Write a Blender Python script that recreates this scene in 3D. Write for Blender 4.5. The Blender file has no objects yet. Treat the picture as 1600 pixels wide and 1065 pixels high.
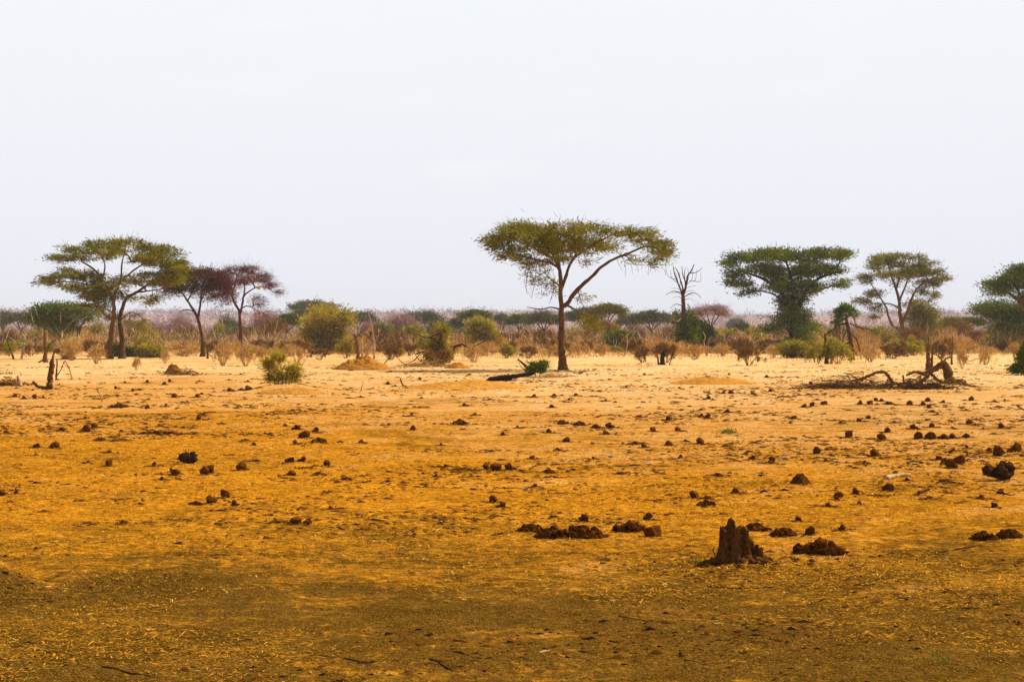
import bpy, math, random
import numpy as np
from mathutils import Vector
R = np.random.RandomState(7); random.seed(7)
F = 2800.0; CX = 800.0; HY = 522.0; CH = 2.0          # focal length in photo pixels, principal column, horizon row, camera height
S = bpy.context.scene
# ------------------------------------------------------------------ camera
cam = bpy.data.cameras.new('camera'); co = bpy.data.objects.new('camera', cam); S.collection.objects.link(co)
co.location = (0, 0, CH); co.rotation_euler = (math.radians(90), 0, 0)
cam.sensor_width = 36.0; cam.lens = 36.0 * F / 1600.0; cam.shift_y = -10.5 / 1600.0
cam.clip_start = 0.1; cam.clip_end = 20000
S.camera = co
# ------------------------------------------------------------------ sun and sky
SUN_EL, SUN_AZ = 48.0, 58.0     # azimuth measured clockwise from the view direction (+y): high and off to the right, a little behind the trees
sd = Vector((math.sin(math.radians(SUN_AZ)) * math.cos(math.radians(SUN_EL)), math.cos(math.radians(SUN_AZ)) * math.cos(math.radians(SUN_EL)), math.sin(math.radians(SUN_EL))))
sl = bpy.data.lights.new('sun', 'SUN'); sl.energy = 5.0; sl.angle = math.radians(0.9); sl.color = (1.0, 0.93, 0.80)
so = bpy.data.objects.new('sun', sl); S.collection.objects.link(so); so.rotation_euler = (-sd).to_track_quat('-Z', 'Y').to_euler()
W = bpy.data.worlds.new('World'); S.world = W; W.use_nodes = True
nt = W.node_tree; nt.nodes.clear()
def N(t, typ, **kw):
    n = t.nodes.new(typ)
    for k, v in kw.items(): setattr(n, k, v)
    return n
sky = N(nt, 'ShaderNodeTexSky', sky_type='NISHITA'); sky.sun_disc = False
sky.sun_elevation = math.radians(SUN_EL); sky.sun_rotation = math.radians(SUN_AZ); sky.dust_density = 3.0; sky.air_density = 1.2
b1 = N(nt, 'ShaderNodeBackground'); b1.inputs[1].default_value = 0.06
b2 = N(nt, 'ShaderNodeBackground'); b2.inputs[1].default_value = 0.675
tc = N(nt, 'ShaderNodeTexCoord'); sx = N(nt, 'ShaderNodeSeparateXYZ'); nt.links.new(tc.outputs['Generated'], sx.inputs[0])
mr = N(nt, 'ShaderNodeMapRange'); mr.inputs[1].default_value = 0.2; mr.inputs[2].default_value = 0.48; mr.inputs[3].default_value = 1.0; mr.inputs[4].default_value = 0.06
nt.links.new(sx.outputs[2], mr.inputs[0])
cr = N(nt, 'ShaderNodeValToRGB')                       # the haze band: lavender at the horizon, near white higher up
cr.color_ramp.elements[0].position = 0.0; cr.color_ramp.elements[0].color = (0.83, 0.85, 0.92, 1)
cr.color_ramp.elements[1].position = 0.22; cr.color_ramp.elements[1].color = (0.90, 0.925, 0.96, 1)
nt.links.new(sx.outputs[2], cr.inputs[0])
mp = N(nt, 'ShaderNodeMapping'); mp.inputs['Scale'].default_value = (3.0, 3.0, 14.0); nt.links.new(tc.outputs['Generated'], mp.inputs[0])
cn = N(nt, 'ShaderNodeTexNoise'); cn.inputs['Scale'].default_value = 2.2; cn.inputs['Detail'].default_value = 6; cn.inputs['Roughness'].default_value = 0.6
nt.links.new(mp.outputs[0], cn.inputs['Vector'])
cm = N(nt, 'ShaderNodeMapRange'); cm.inputs[1].default_value = 0.60; cm.inputs[2].default_value = 0.78; cm.inputs[3].default_value = 0.0; cm.inputs[4].default_value = 0.30
nt.links.new(cn.outputs[0], cm.inputs[0])
mc = N(nt, 'ShaderNodeMix', data_type='RGBA'); nt.links.new(cm.outputs[0], mc.inputs[0]); nt.links.new(cr.outputs[0], mc.inputs[6]); mc.inputs[7].default_value = (1.04, 1.0, 0.99, 1)
nt.links.new(mc.outputs[2], b2.inputs[0]); nt.links.new(sky.outputs[0], b1.inputs[0])
mx = N(nt, 'ShaderNodeMixShader'); nt.links.new(mr.outputs[0], mx.inputs[0]); nt.links.new(b1.outputs[0], mx.inputs[1]); nt.links.new(b2.outputs[0], mx.inputs[2])
wo = N(nt, 'ShaderNodeOutputWorld'); nt.links.new(mx.outputs[0], wo.inputs[0])
S.render.engine = 'CYCLES'
S.view_settings.view_transform = 'Standard'; S.view_settings.look = 'None'; S.view_settings.exposure = 0.60; S.view_settings.gamma = 1.0
S.cycles.max_bounces = 6; S.cycles.transparent_max_bounces = 8; S.cycles.volume_bounces = 0

# ------------------------------------------------------------------ noise and terrain
def _h(ix, iy, iz, s):
    h = (ix.astype(np.int64) * 374761393 + iy.astype(np.int64) * 668265263 + iz.astype(np.int64) * 2147483647 + s * 1274126177) & 0xffffffff
    h = ((h ^ (h >> 13)) * 1274126177) & 0xffffffff
    h = h ^ (h >> 16)
    return (h & 0xffffff) / float(0xffffff)
def vnoise(x, y, z=None, seed=0):
    x = np.asarray(x, float); y = np.asarray(y, float); z = np.zeros_like(x) if z is None else np.asarray(z, float)
    ix, iy, iz = np.floor(x), np.floor(y), np.floor(z)
    fx, fy, fz = x - ix, y - iy, z - iz
    fx, fy, fz = [f * f * (3 - 2 * f) for f in (fx, fy, fz)]
    r = 0
    for a in (0, 1):
        for b in (0, 1):
            for c in (0, 1):
                w = (fx if a else 1 - fx) * (fy if b else 1 - fy) * (fz if c else 1 - fz)
                r = r + w * _h(ix + a, iy + b, iz + c, seed)
    return r * 2 - 1
def fbm(x, y, z=None, o=4, seed=0, rough=0.5):
    r = 0; a = 1; t = 0; f = 1
    for k in range(o):
        r = r + a * vnoise(np.asarray(x) * f + 17.3 * k, np.asarray(y) * f - 9.1 * k, None if z is None else np.asarray(z) * f, seed + k)
        t += a; a *= rough; f *= 2.03
    return r / t
def dist(py): return 2 * F / (py - HY)                 # metres to a point of flat ground seen on that row
def at(px, py, d, dz=0): return np.array([(px - CX) / F * d, d + dz, CH - (py - HY) / F * d])
# swells and mounds of the terrain: photo foot (column, row), width px, height px, squash in depth
MOUNDS = [(450, 611, 60, 12, 1.0), (1115, 594, 62, 6, 1.0), (1250, 757, 20, 9, 1.0), (268, 583, 20, 6, 1.2), (1045, 574, 34, 5, 1.2), (75, 613, 40, 4, 1.5),
          (770, 608, 120, 9, 1.3), (-12, 925, 75, 34, 1.0), (950, 592, 90, 5, 1.3), (620, 610, 70, 3, 1.5), (15, 597, 26, 5, 1.0), (1160, 892, 60, 9, 0.8), (1440, 606, 60, 5, 1.0),
          (1485, 606, 26, 5, 1.0), (200, 900, 180, 12, 1.0), (1450, 930, 260, 12, 1.0), (835, 588, 34, 4, 1.0)]
MND = []
for (px, py, w, h, q) in MOUNDS:
    d = dist(py); s = d / F; MND.append(((px - CX) * s, d, w * s, h * s, q))
def hgt(x, y):
    x = np.asarray(x, float); y = np.asarray(y, float)
    near = np.clip(1.3 - y / 60.0, 0.25, 1.0)
    z = 0.045 * fbm(x * 0.22, y * 0.22, o=3, seed=3) + near * 0.022 * fbm(x * 1.5, y * 1.5, o=4, seed=11, rough=0.6)
    z = z + near * near * (0.013 * fbm(x * 5.5, y * 5.5, o=3, seed=13, rough=.7) + 0.02 * np.maximum(fbm(x * 2.7, y * 2.7, o=3, seed=14) - .12, 0))
    z = z + np.clip((y - 60) / 200, 0, 1) * 0.05 * fbm(x * 0.04, y * 0.04, o=2, seed=21)
    for (mx_, my_, w, h, q) in MND:
        r2 = ((x - mx_) / w) ** 2 + ((y - my_) / (w * q)) ** 2
        z = z + np.where(r2 < 9, h * np.exp(-r2 * 1.2) * (1 + 0.25 * fbm(x * 2.5, y * 2.5, o=2, seed=5)), 0)
    # ridge far away
    far = np.clip((y - 1100) / 900, 0, 1); far = far * far * (3 - 2 * far)
    u = x / np.maximum(y, 1)
    z = z + far * (23 + 5.0 * vnoise(u * 9 + 3, u * 0 + .5, seed=31) + 2.0 * vnoise(u * 30, u * 0, seed=32))
    return z
def hg(x, y): return float(hgt(np.array([x]), np.array([y]))[0])

# ------------------------------------------------------------------ mesh helpers
class MB:
    def __init__(s): s.v = []; s.f3 = []; s.f4 = []; s.t = []; s.n = 0
    def add(s, V, F3=None, F4=None, tint=0.5):
        V = np.asarray(V, float).reshape(-1, 3)
        if F3 is not None and len(F3): s.f3.append(np.asarray(F3, np.int64).reshape(-1, 3) + s.n)
        if F4 is not None and len(F4): s.f4.append(np.asarray(F4, np.int64).reshape(-1, 4) + s.n)
        s.v.append(V); s.t.append(np.broadcast_to(np.asarray(tint, float), (len(V),)).copy()); s.n += len(V)
    def build(s, name, mat, parent=None, smooth=False, origin=None, loc=None):
        V = np.concatenate(s.v) if s.v else np.zeros((0, 3)); T = np.concatenate(s.t) if s.t else np.zeros(0)
        if origin is not None: V = V - np.asarray(origin)
        f3 = np.concatenate(s.f3) if s.f3 else np.zeros((0, 3), int); f4 = np.concatenate(s.f4) if s.f4 else np.zeros((0, 4), int)
        me = bpy.data.meshes.new(name); me.vertices.add(len(V)); me.vertices.foreach_set('co', V.astype(np.float32).ravel())
        nl = len(f3) * 3 + len(f4) * 4; me.loops.add(nl)
        me.loops.foreach_set('vertex_index', np.concatenate([f3.ravel(), f4.ravel()]).astype(np.int32))
        me.polygons.add(len(f3) + len(f4))
        me.polygons.foreach_set('loop_start', np.concatenate([np.arange(len(f3)) * 3, len(f3) * 3 + np.arange(len(f4)) * 4]).astype(np.int32))
        me.polygons.foreach_set('loop_total', np.concatenate([np.full(len(f3), 3), np.full(len(f4), 4)]).astype(np.int32))
        if smooth: me.polygons.foreach_set('use_smooth', np.ones(len(f3) + len(f4), bool))
        me.update(calc_edges=True)
        a = me.attributes.new('tint', 'FLOAT', 'POINT'); a.data.foreach_set('value', T.astype(np.float32))
        me.materials.append(mat)
        o = bpy.data.objects.new(name, me); S.collection.objects.link(o)
        if parent: o.parent = parent
        if loc is not None: o.location = loc
        return o
def tag(o, label=None, cat=None, group=None, kind=None):
    if label: o['label'] = label
    if cat: o['category'] = cat
    if group: o['group'] = group
    if kind: o['kind'] = kind
    return o
def empty(name, loc, label, cat, group=None):
    o = bpy.data.objects.new(name, None); S.collection.objects.link(o); o.location = tuple(loc); o.empty_display_size = 0.3
    return tag(o, label, cat, group)
def dup(o, loc, rz=0, sc=1, label=None, group=None, parts=True):
    r = o.copy(); S.collection.objects.link(r); r.location = tuple(loc); r.rotation_euler = (0, 0, rz); r.scale = (sc, sc, sc) if np.isscalar(sc) else sc
    if label: r['label'] = label
    if group: r['group'] = group
    if parts:
        for ch in list(o.children):
            c = ch.copy(); S.collection.objects.link(c); c.parent = r
    return r
def unit(a): return a / np.maximum(np.linalg.norm(a, axis=-1, keepdims=True), 1e-9)
def smooth_path(P, n=6):
    P = np.asarray(P, float)
    if len(P) < 3:
        t = np.linspace(0, 1, n + 1)[:, None]; return P[0] * (1 - t) + P[-1] * t
    Q = np.vstack([2 * P[0] - P[1], P, 2 * P[-1] - P[-2]]); out = []
    for i in range(1, len(Q) - 2):
        for k in range(n):
            t = k / n; p0, p1, p2, p3 = Q[i - 1], Q[i], Q[i + 1], Q[i + 2]
            out.append(0.5 * ((2 * p1) + (-p0 + p2) * t + (2 * p0 - 5 * p1 + 4 * p2 - p3) * t * t + (-p0 + 3 * p1 - 3 * p2 + p3) * t ** 3))
    out.append(Q[-2]); return np.array(out)
def tube(mb, P, rad, k=8, rough=0.12, seed=0, tint=0.5, cap=True):
    P = np.asarray(P, float); n = len(P); rad = np.asarray(rad, float)
    T = unit(np.gradient(P, axis=0)); ref = np.array([0.31, 0.9, 0.17])
    A = np.zeros_like(P); a = np.cross(T[0], ref); a /= np.linalg.norm(a) + 1e-9
    for i in range(n):
        a = a - T[i] * np.dot(a, T[i]); a /= np.linalg.norm(a) + 1e-9; A[i] = a
    B = np.cross(T, A); th = np.arange(k) * 2 * np.pi / k
    ring = A[:, None, :] * np.cos(th)[None, :, None] + B[:, None, :] * np.sin(th)[None, :, None]
    rr = rad[:, None] * np.ones((1, k))
    if rough and k > 4:
        s = 1.0 / max(rad.max(), 1e-3)
        rr = rr * (1 + rough * fbm(np.cos(th)[None, :] * 1.6 + seed, np.sin(th)[None, :] * 1.6 + np.zeros((n, 1)), (np.arange(n) * .55)[:, None] + np.zeros((1, k)), o=2, seed=seed % 97) * 1.8)
    V = (P[:, None, :] + ring * rr[:, :, None]).reshape(-1, 3)
    i = np.arange(n - 1)[:, None] * k; j = np.arange(k)[None, :]; j2 = (j + 1) % k
    q = np.stack([i + j, i + j2, i + k + j2, i + k + j], -1).reshape(-1, 4)
    V = np.vstack([V, P[0], P[-1] + T[-1] * rad[-1] * 0.5]); f3 = []
    if cap:
        for jj in range(k):
            f3.append((n * k, (jj + 1) % k, jj)); f3.append((n * k + 1, (n - 1) * k + jj, (n - 1) * k + (jj + 1) % k))
    mb.add(V, f3, q, tint)
def prisms(mb, A, B, ra, rb, k=3, tint=0.5):
    A, B = np.asarray(A, float), np.asarray(B, float); n = len(A)
    if n == 0: return
    T = unit(B - A); ref = np.where(np.abs(T[:, 2:3]) > 0.8, np.array([[1., 0, 0]]), np.array([[0., 0, 1.]]))
    X = unit(np.cross(T, ref)); Y = np.cross(T, X); th = np.arange(k) * 2 * np.pi / k + 0.4
    ring = X[:, None] * np.cos(th)[None, :, None] + Y[:, None] * np.sin(th)[None, :, None]
    ra = np.broadcast_to(ra, (n,)); rb = np.broadcast_to(rb, (n,))
    V = np.concatenate([A[:, None] + ring * ra[:, None, None], B[:, None] + ring * rb[:, None, None]], 1)
    o = (np.arange(n) * 2 * k)[:, None, None]; j = np.arange(k)
    q = np.stack([j, (j + 1) % k, k + (j + 1) % k, k + j], -1)[None] + o
    mb.add(V, None, q, np.repeat(np.broadcast_to(tint, (n,)), 2 * k))
def slivers(mb, P, D, L, w, tint=0.5, flat=False):
    """diamond leaves / twigs: point P, unit direction D, length L, width w"""
    n = len(P); L = np.broadcast_to(L, (n,))[:, None]; w = np.broadcast_to(w, (n,))[:, None]
    U = R.normal(size=(n, 3))
    if flat: U = np.tile([0, 0, 1.0], (n, 1)) + 0.15 * U
    X = unit(np.cross(D, U))
    V = np.stack([P, P + D * L * .45 + X * w * .5, P + D * L, P + D * L * .45 - X * w * .5], 1)
    mb.add(V, None, np.arange(4 * n).reshape(n, 4), np.repeat(np.broadcast_to(tint, (n,)), 4))

# ------------------------------------------------------------------ materials
def mat(name, c0, c1, rough=0.9, transl=0.0, noise=None, bump=0.0, bscale=20.0, c2=None, spec=0.0):
    """colour from the per-piece 'tint' attribute (c0..c1) broken up by noise; optional translucency and bump"""
    m = bpy.data.materials.new(name); m.use_nodes = True; t = m.node_tree; t.nodes.clear()
    at_ = N(t, 'ShaderNodeAttribute', attribute_name='tint'); r = N(t, 'ShaderNodeValToRGB')
    r.color_ramp.elements[0].color = (*c0, 1); r.color_ramp.elements[1].color = (*c1, 1)
    if c2: e = r.color_ramp.elements.new(0.5); e.color = (*c2, 1)
    src = at_.outputs['Fac']
    geo = N(t, 'ShaderNodeNewGeometry')
    if noise:
        no = N(t, 'ShaderNodeTexNoise'); no.inputs['Scale'].default_value = noise; no.inputs['Detail'].default_value = 5; t.links.new(geo.outputs['Position'], no.inputs['Vector'])
        ma = N(t, 'ShaderNodeMath', operation='MULTIPLY_ADD'); t.links.new(no.outputs[0], ma.inputs[0]); ma.inputs[1].default_value = 1.3
        mb_ = N(t, 'ShaderNodeMath', operation='ADD'); t.links.new(src, mb_.inputs[0]); mb_.inputs[1].default_value = -0.65; t.links.new(mb_.outputs[0], ma.inputs[2]); src = ma.outputs[0]
    t.links.new(src, r.inputs[0])
    b = N(t, 'ShaderNodeBsdfPrincipled'); b.inputs['Roughness'].default_value = rough; b.inputs['Specular IOR Level'].default_value = spec
    t.links.new(r.outputs[0], b.inputs['Base Color'])
    if bump:
        bn = N(t, 'ShaderNodeTexNoise'); bn.inputs['Scale'].default_value = bscale; bn.inputs['Detail'].default_value = 6; t.links.new(geo.outputs['Position'], bn.inputs['Vector'])
        bu = N(t, 'ShaderNodeBump'); bu.inputs['Strength'].default_value = bump; bu.inputs['Distance'].default_value = 1.0 / bscale
        t.links.new(bn.outputs[0], bu.inputs['Height']); t.links.new(bu.outputs[0], b.inputs['Normal'])
    out = N(t, 'ShaderNodeOutputMaterial')
    if transl:
        tr = N(t, 'ShaderNodeBsdfTranslucent'); t.links.new(r.outputs[0], tr.inputs[0]); ms = N(t, 'ShaderNodeMixShader'); ms.inputs[0].default_value = transl
        t.links.new(b.outputs[0], ms.inputs[1]); t.links.new(tr.outputs[0], ms.inputs[2]); t.links.new(ms.outputs[0], out.inputs[0])
    else: t.links.new(b.outputs[0], out.inputs[0])
    return m
M = {}
M['leaf'] = mat('acacia_leaf', (0.040, 0.048, 0.003), (0.36, 0.30, 0.008), transl=0.16)
M['leafdark'] = mat('dense_leaf', (0.014, 0.030, 0.003), (0.23, 0.27, 0.006), transl=0.15)
M['leafbrown'] = mat('mixed_leaf', (0.11, 0.125, 0.006), (0.14, 0.045, 0.035), c2=(0.115, 0.062, 0.014), transl=0.15)
M['leafhazed'] = mat('hazed_far_leaf', (0.075, 0.088, 0.032), (0.17, 0.165, 0.060), transl=0.2)  # grey-green made paler: the haze of distance is put into the leaf colour
M['leafshrub'] = mat('shrub_leaf', (0.09, 0.09, 0.006), (0.50, 0.37, 0.02), transl=0.45)
M['bark'] = mat('bark', (0.018, 0.008, 0.003), (0.25, 0.125, 0.038), noise=9.0, bump=0.8, bscale=14)
M['barkdark'] = mat('dark_bark', (0.012, 0.007, 0.004), (0.085, 0.045, 0.020), noise=6.0, bump=0.8, bscale=14)
M['barkpale'] = mat('bleached_wood', (0.20, 0.11, 0.045), (0.62, 0.42, 0.22), noise=5.0, bump=0.5, bscale=10)
M['barkred'] = mat('reddish_bark', (0.045, 0.014, 0.009), (0.14, 0.055, 0.03), noise=5.0, bump=0.5, bscale=10)
M['mauve'] = mat('hazed_bare_twigs', (0.22, 0.125, 0.11), (0.54, 0.36, 0.32))  # mauve twigs, lightened so the colour carries part of the far haze
M['mauvedark'] = mat('bare_twigs_dark', (0.07, 0.022, 0.022), (0.26, 0.09, 0.075))
M['drytwig'] = mat('dry_twigs', (0.24, 0.12, 0.02), (0.84, 0.54, 0.17))
M['browntwig'] = mat('brown_twigs', (0.05, 0.026, 0.006), (0.44, 0.23, 0.045))
M['grass'] = mat('dry_grass', (0.30, 0.14, 0.012), (0.72, 0.44, 0.12), transl=0.2)
M['litter'] = mat('straw_litter', (0.03, 0.014, 0.003), (0.92, 0.66, 0.28), c2=(0.60, 0.25, 0.008), rough=0.8)
M['dung'] = mat('dried_dung', (0.012, 0.004, 0.001), (0.21, 0.070, 0.008), noise=42.0, bump=1.0, bscale=60)
M['clod'] = mat('dung_crumbs', (0.014, 0.006, 0.002), (0.22, 0.080, 0.010))
M['char'] = mat('charred_wood', (0.006, 0.005, 0.004), (0.05, 0.03, 0.018), noise=12.0, bump=1.0, bscale=25)
M['charroot'] = mat('burnt_root_wood', (0.004, 0.003, 0.002), (0.13, 0.06, 0.018), noise=14.0, bump=1.0, bscale=30)
M['stump'] = mat('weathered_stump', (0.012, 0.004, 0.001), (0.21, 0.085, 0.018), noise=30.0, bump=1.0, bscale=60)
M['termite'] = mat('termite_earth', (0.24, 0.090, 0.008), (0.48, 0.205, 0.028), noise=2.5, bump=0.8, bscale=6)
M['bird'] = mat('dove_feathers', (0.04, 0.035, 0.035), (0.62, 0.54, 0.50))
M['beak'] = mat('dove_beak', (0.02, 0.015, 0.012), (0.05, 0.03, 0.02))
M['nest'] = mat('woven_straw', (0.40, 0.20, 0.03), (0.75, 0.42, 0.08), noise=20)
M['green'] = mat('fresh_sprout', (0.04, 0.09, 0.006), (0.14, 0.20, 0.02), transl=0.3)

def ground_material():
    m = bpy.data.materials.new('savanna_ground'); m.use_nodes = True; t = m.node_tree; t.nodes.clear()
    g = N(t, 'ShaderNodeNewGeometry'); P = g.outputs['Position']
    def noise(sc, det=5, rough=0.6, vs=None, dist_=0.0):
        n = N(t, 'ShaderNodeTexNoise'); n.inputs['Scale'].default_value = sc; n.inputs['Detail'].default_value = det; n.inputs['Roughness'].default_value = rough; n.inputs['Distortion'].default_value = dist_
        if vs: mp_ = N(t, 'ShaderNodeMapping'); mp_.inputs['Scale'].default_value = vs; t.links.new(P, mp_.inputs[0]); t.links.new(mp_.outputs[0], n.inputs['Vector'])
        else: t.links.new(P, n.inputs['Vector'])
        return n.outputs[0]
    def rng(src, a, b, c=0.0, d=1.0):
        n = N(t, 'ShaderNodeMapRange'); t.links.new(src, n.inputs[0]); n.inputs[1].default_value = a; n.inputs[2].default_value = b; n.inputs[3].default_value = c; n.inputs[4].default_value = d; return n.outputs[0]
    def math_(op, a, b):
        n = N(t, 'ShaderNodeMath', operation=op)
        for i, v in enumerate((a, b)):
            if isinstance(v, (int, float)): n.inputs[i].default_value = v
            else: t.links.new(v, n.inputs[i])
        return n.outputs[0]
    def mix(f, a, b):
        n = N(t, 'ShaderNodeMix', data_type='RGBA')
        if isinstance(f, float): n.inputs[0].default_value = f
        else: t.links.new(f, n.inputs[0])
        for i, v in ((6, a), (7, b)):
            if isinstance(v, tuple): n.inputs[i].default_value = (*v, 1)
            else: t.links.new(v, n.inputs[i])
        return n.outputs[2]
    sp = N(t, 'ShaderNodeSeparateXYZ'); t.links.new(P, sp.inputs[0]); Y = sp.outputs[1]
    big = noise(0.16, 4); mid = noise(0.9, 5, 0.65); fine = noise(9.0, 6, 0.7); vfine = noise(34.0, 4, 0.7); streak = noise(0.045, 5, 0.6, vs=(1.0, 0.55, 1.0))
    # soil colours
    near_soil = mix(rng(math_('ADD', math_('MULTIPLY', mid, 0.55), math_('MULTIPLY', noise(5.0, 7, 0.75), 0.45)), 0.36, 0.64), (0.070, 0.030, 0.002), (0.205, 0.100, 0.013))
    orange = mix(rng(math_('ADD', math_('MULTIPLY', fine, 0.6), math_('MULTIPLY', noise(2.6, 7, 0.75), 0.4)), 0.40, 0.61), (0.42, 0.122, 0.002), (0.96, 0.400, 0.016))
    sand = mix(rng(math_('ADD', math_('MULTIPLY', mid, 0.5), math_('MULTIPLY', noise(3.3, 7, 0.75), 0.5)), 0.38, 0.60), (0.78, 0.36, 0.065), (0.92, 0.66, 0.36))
    # litter cover: patches of orange chaff over soil; darker brown soil close to the camera, pale sand further out
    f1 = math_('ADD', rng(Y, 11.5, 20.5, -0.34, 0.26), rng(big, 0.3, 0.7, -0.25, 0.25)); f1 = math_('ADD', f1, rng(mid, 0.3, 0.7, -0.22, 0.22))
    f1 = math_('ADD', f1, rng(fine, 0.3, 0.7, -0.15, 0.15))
    c = mix(rng(math_('ADD', f1, rng(noise(5.5, 7, 0.75), 0.38, 0.62, -0.16, 0.16)), -0.22, 0.24), near_soil, orange)
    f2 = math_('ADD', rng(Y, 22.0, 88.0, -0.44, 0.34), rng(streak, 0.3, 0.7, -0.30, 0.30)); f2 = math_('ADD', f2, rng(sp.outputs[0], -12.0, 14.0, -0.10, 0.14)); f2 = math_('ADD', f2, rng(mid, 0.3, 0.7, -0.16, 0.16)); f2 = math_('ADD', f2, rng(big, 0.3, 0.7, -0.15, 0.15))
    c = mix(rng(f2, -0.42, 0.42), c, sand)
    # rusty tan patches among the pale sand
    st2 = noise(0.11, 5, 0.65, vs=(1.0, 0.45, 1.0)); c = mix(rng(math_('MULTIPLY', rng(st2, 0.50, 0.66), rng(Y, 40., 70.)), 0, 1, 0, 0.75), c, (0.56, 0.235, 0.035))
    # olive dried-algae patches
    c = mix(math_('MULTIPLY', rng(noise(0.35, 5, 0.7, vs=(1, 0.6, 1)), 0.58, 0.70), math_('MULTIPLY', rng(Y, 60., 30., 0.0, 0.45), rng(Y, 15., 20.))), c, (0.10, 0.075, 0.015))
    # dark flecks of dung dust and pale straw flecks
    dk = math_('MULTIPLY', rng(noise(4.2, 6, 0.78), 0.535, 0.60), rng(noise(0.5, 4, 0.6), 0.42, 0.60, 0.15, 1.0)); c = mix(math_('MULTIPLY', dk, 0.62), c, (0.055, 0.022, 0.004))
    dk2 = rng(noise(15.0, 5, 0.78), 0.545, 0.60); c = mix(math_('MULTIPLY', dk2, 0.6), c, (0.06, 0.025, 0.004))
    gr = noise(75.0, 3, 0.7); c = mix(rng(gr, 0.53, 0.62, 0.0, 0.6), c, (0.05, 0.02, 0.002)); c = mix(rng(gr, 0.46, 0.38, 0.0, 0.3), c, (0.95, 0.48, 0.07))
    pl = rng(noise(26.0, 4, 0.7), 0.64, 0.72); c = mix(math_('MULTIPLY', pl, 0.6), c, (0.85, 0.52, 0.14))
    b = N(t, 'ShaderNodeBsdfPrincipled'); b.inputs['Roughness'].default_value = 0.95; b.inputs['Specular IOR Level'].default_value = 0.0
    # far woodland floor on the ridge
    c = mix(rng(Y, 330., 700.), c, (0.30, 0.19, 0.16))
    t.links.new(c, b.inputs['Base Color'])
    hsum = math_('ADD', math_('MULTIPLY', fine, 0.09), math_('MULTIPLY', vfine, 0.03)); hsum = math_('ADD', hsum, math_('MULTIPLY', mid, 0.12))
    bu = N(t, 'ShaderNodeBump'); bu.inputs['Strength'].default_value = 1.0; bu.inputs['Distance'].default_value = 1.3; t.links.new(hsum, bu.inputs['Height']); t.links.new(bu.outputs[0], b.inputs['Normal'])
    o = N(t, 'ShaderNodeOutputMaterial'); t.links.new(b.outputs[0], o.inputs[0])
    return m
# ------------------------------------------------------------------ ground sheet
def ground():
    ys = [-60, -30, -12, -3, 3, 6]; y = 7.0
    while y < 45: ys.append(y); y *= 1.0038
    while y < 180: ys.append(y); y *= 1.010
    while y < 5500: ys.append(y); y *= 1.035
    ys = np.array(ys + [9000.0]); u = np.linspace(-1, 1, 441)
    us = np.where(np.abs(u) < 0.86, u * 0.42, np.sign(u) * (0.3612 + (np.abs(u) - 0.86) ** 1.6 * 60))
    D = np.maximum(ys, 9.0)
    X = us[None, :] * D[:, None]; Yg = np.repeat(ys[:, None], len(u), 1)
    Z = hgt(X.ravel(), Yg.ravel()).reshape(X.shape)
    nr, nc = X.shape; i = np.arange(nr - 1)[:, None] * nc; j = np.arange(nc - 1)[None, :]
    q = np.stack([i + j, i + j + 1, i + nc + j + 1, i + nc + j], -1).reshape(-1, 4)
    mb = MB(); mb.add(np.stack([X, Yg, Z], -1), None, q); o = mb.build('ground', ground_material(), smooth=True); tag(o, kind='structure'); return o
ground()

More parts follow.
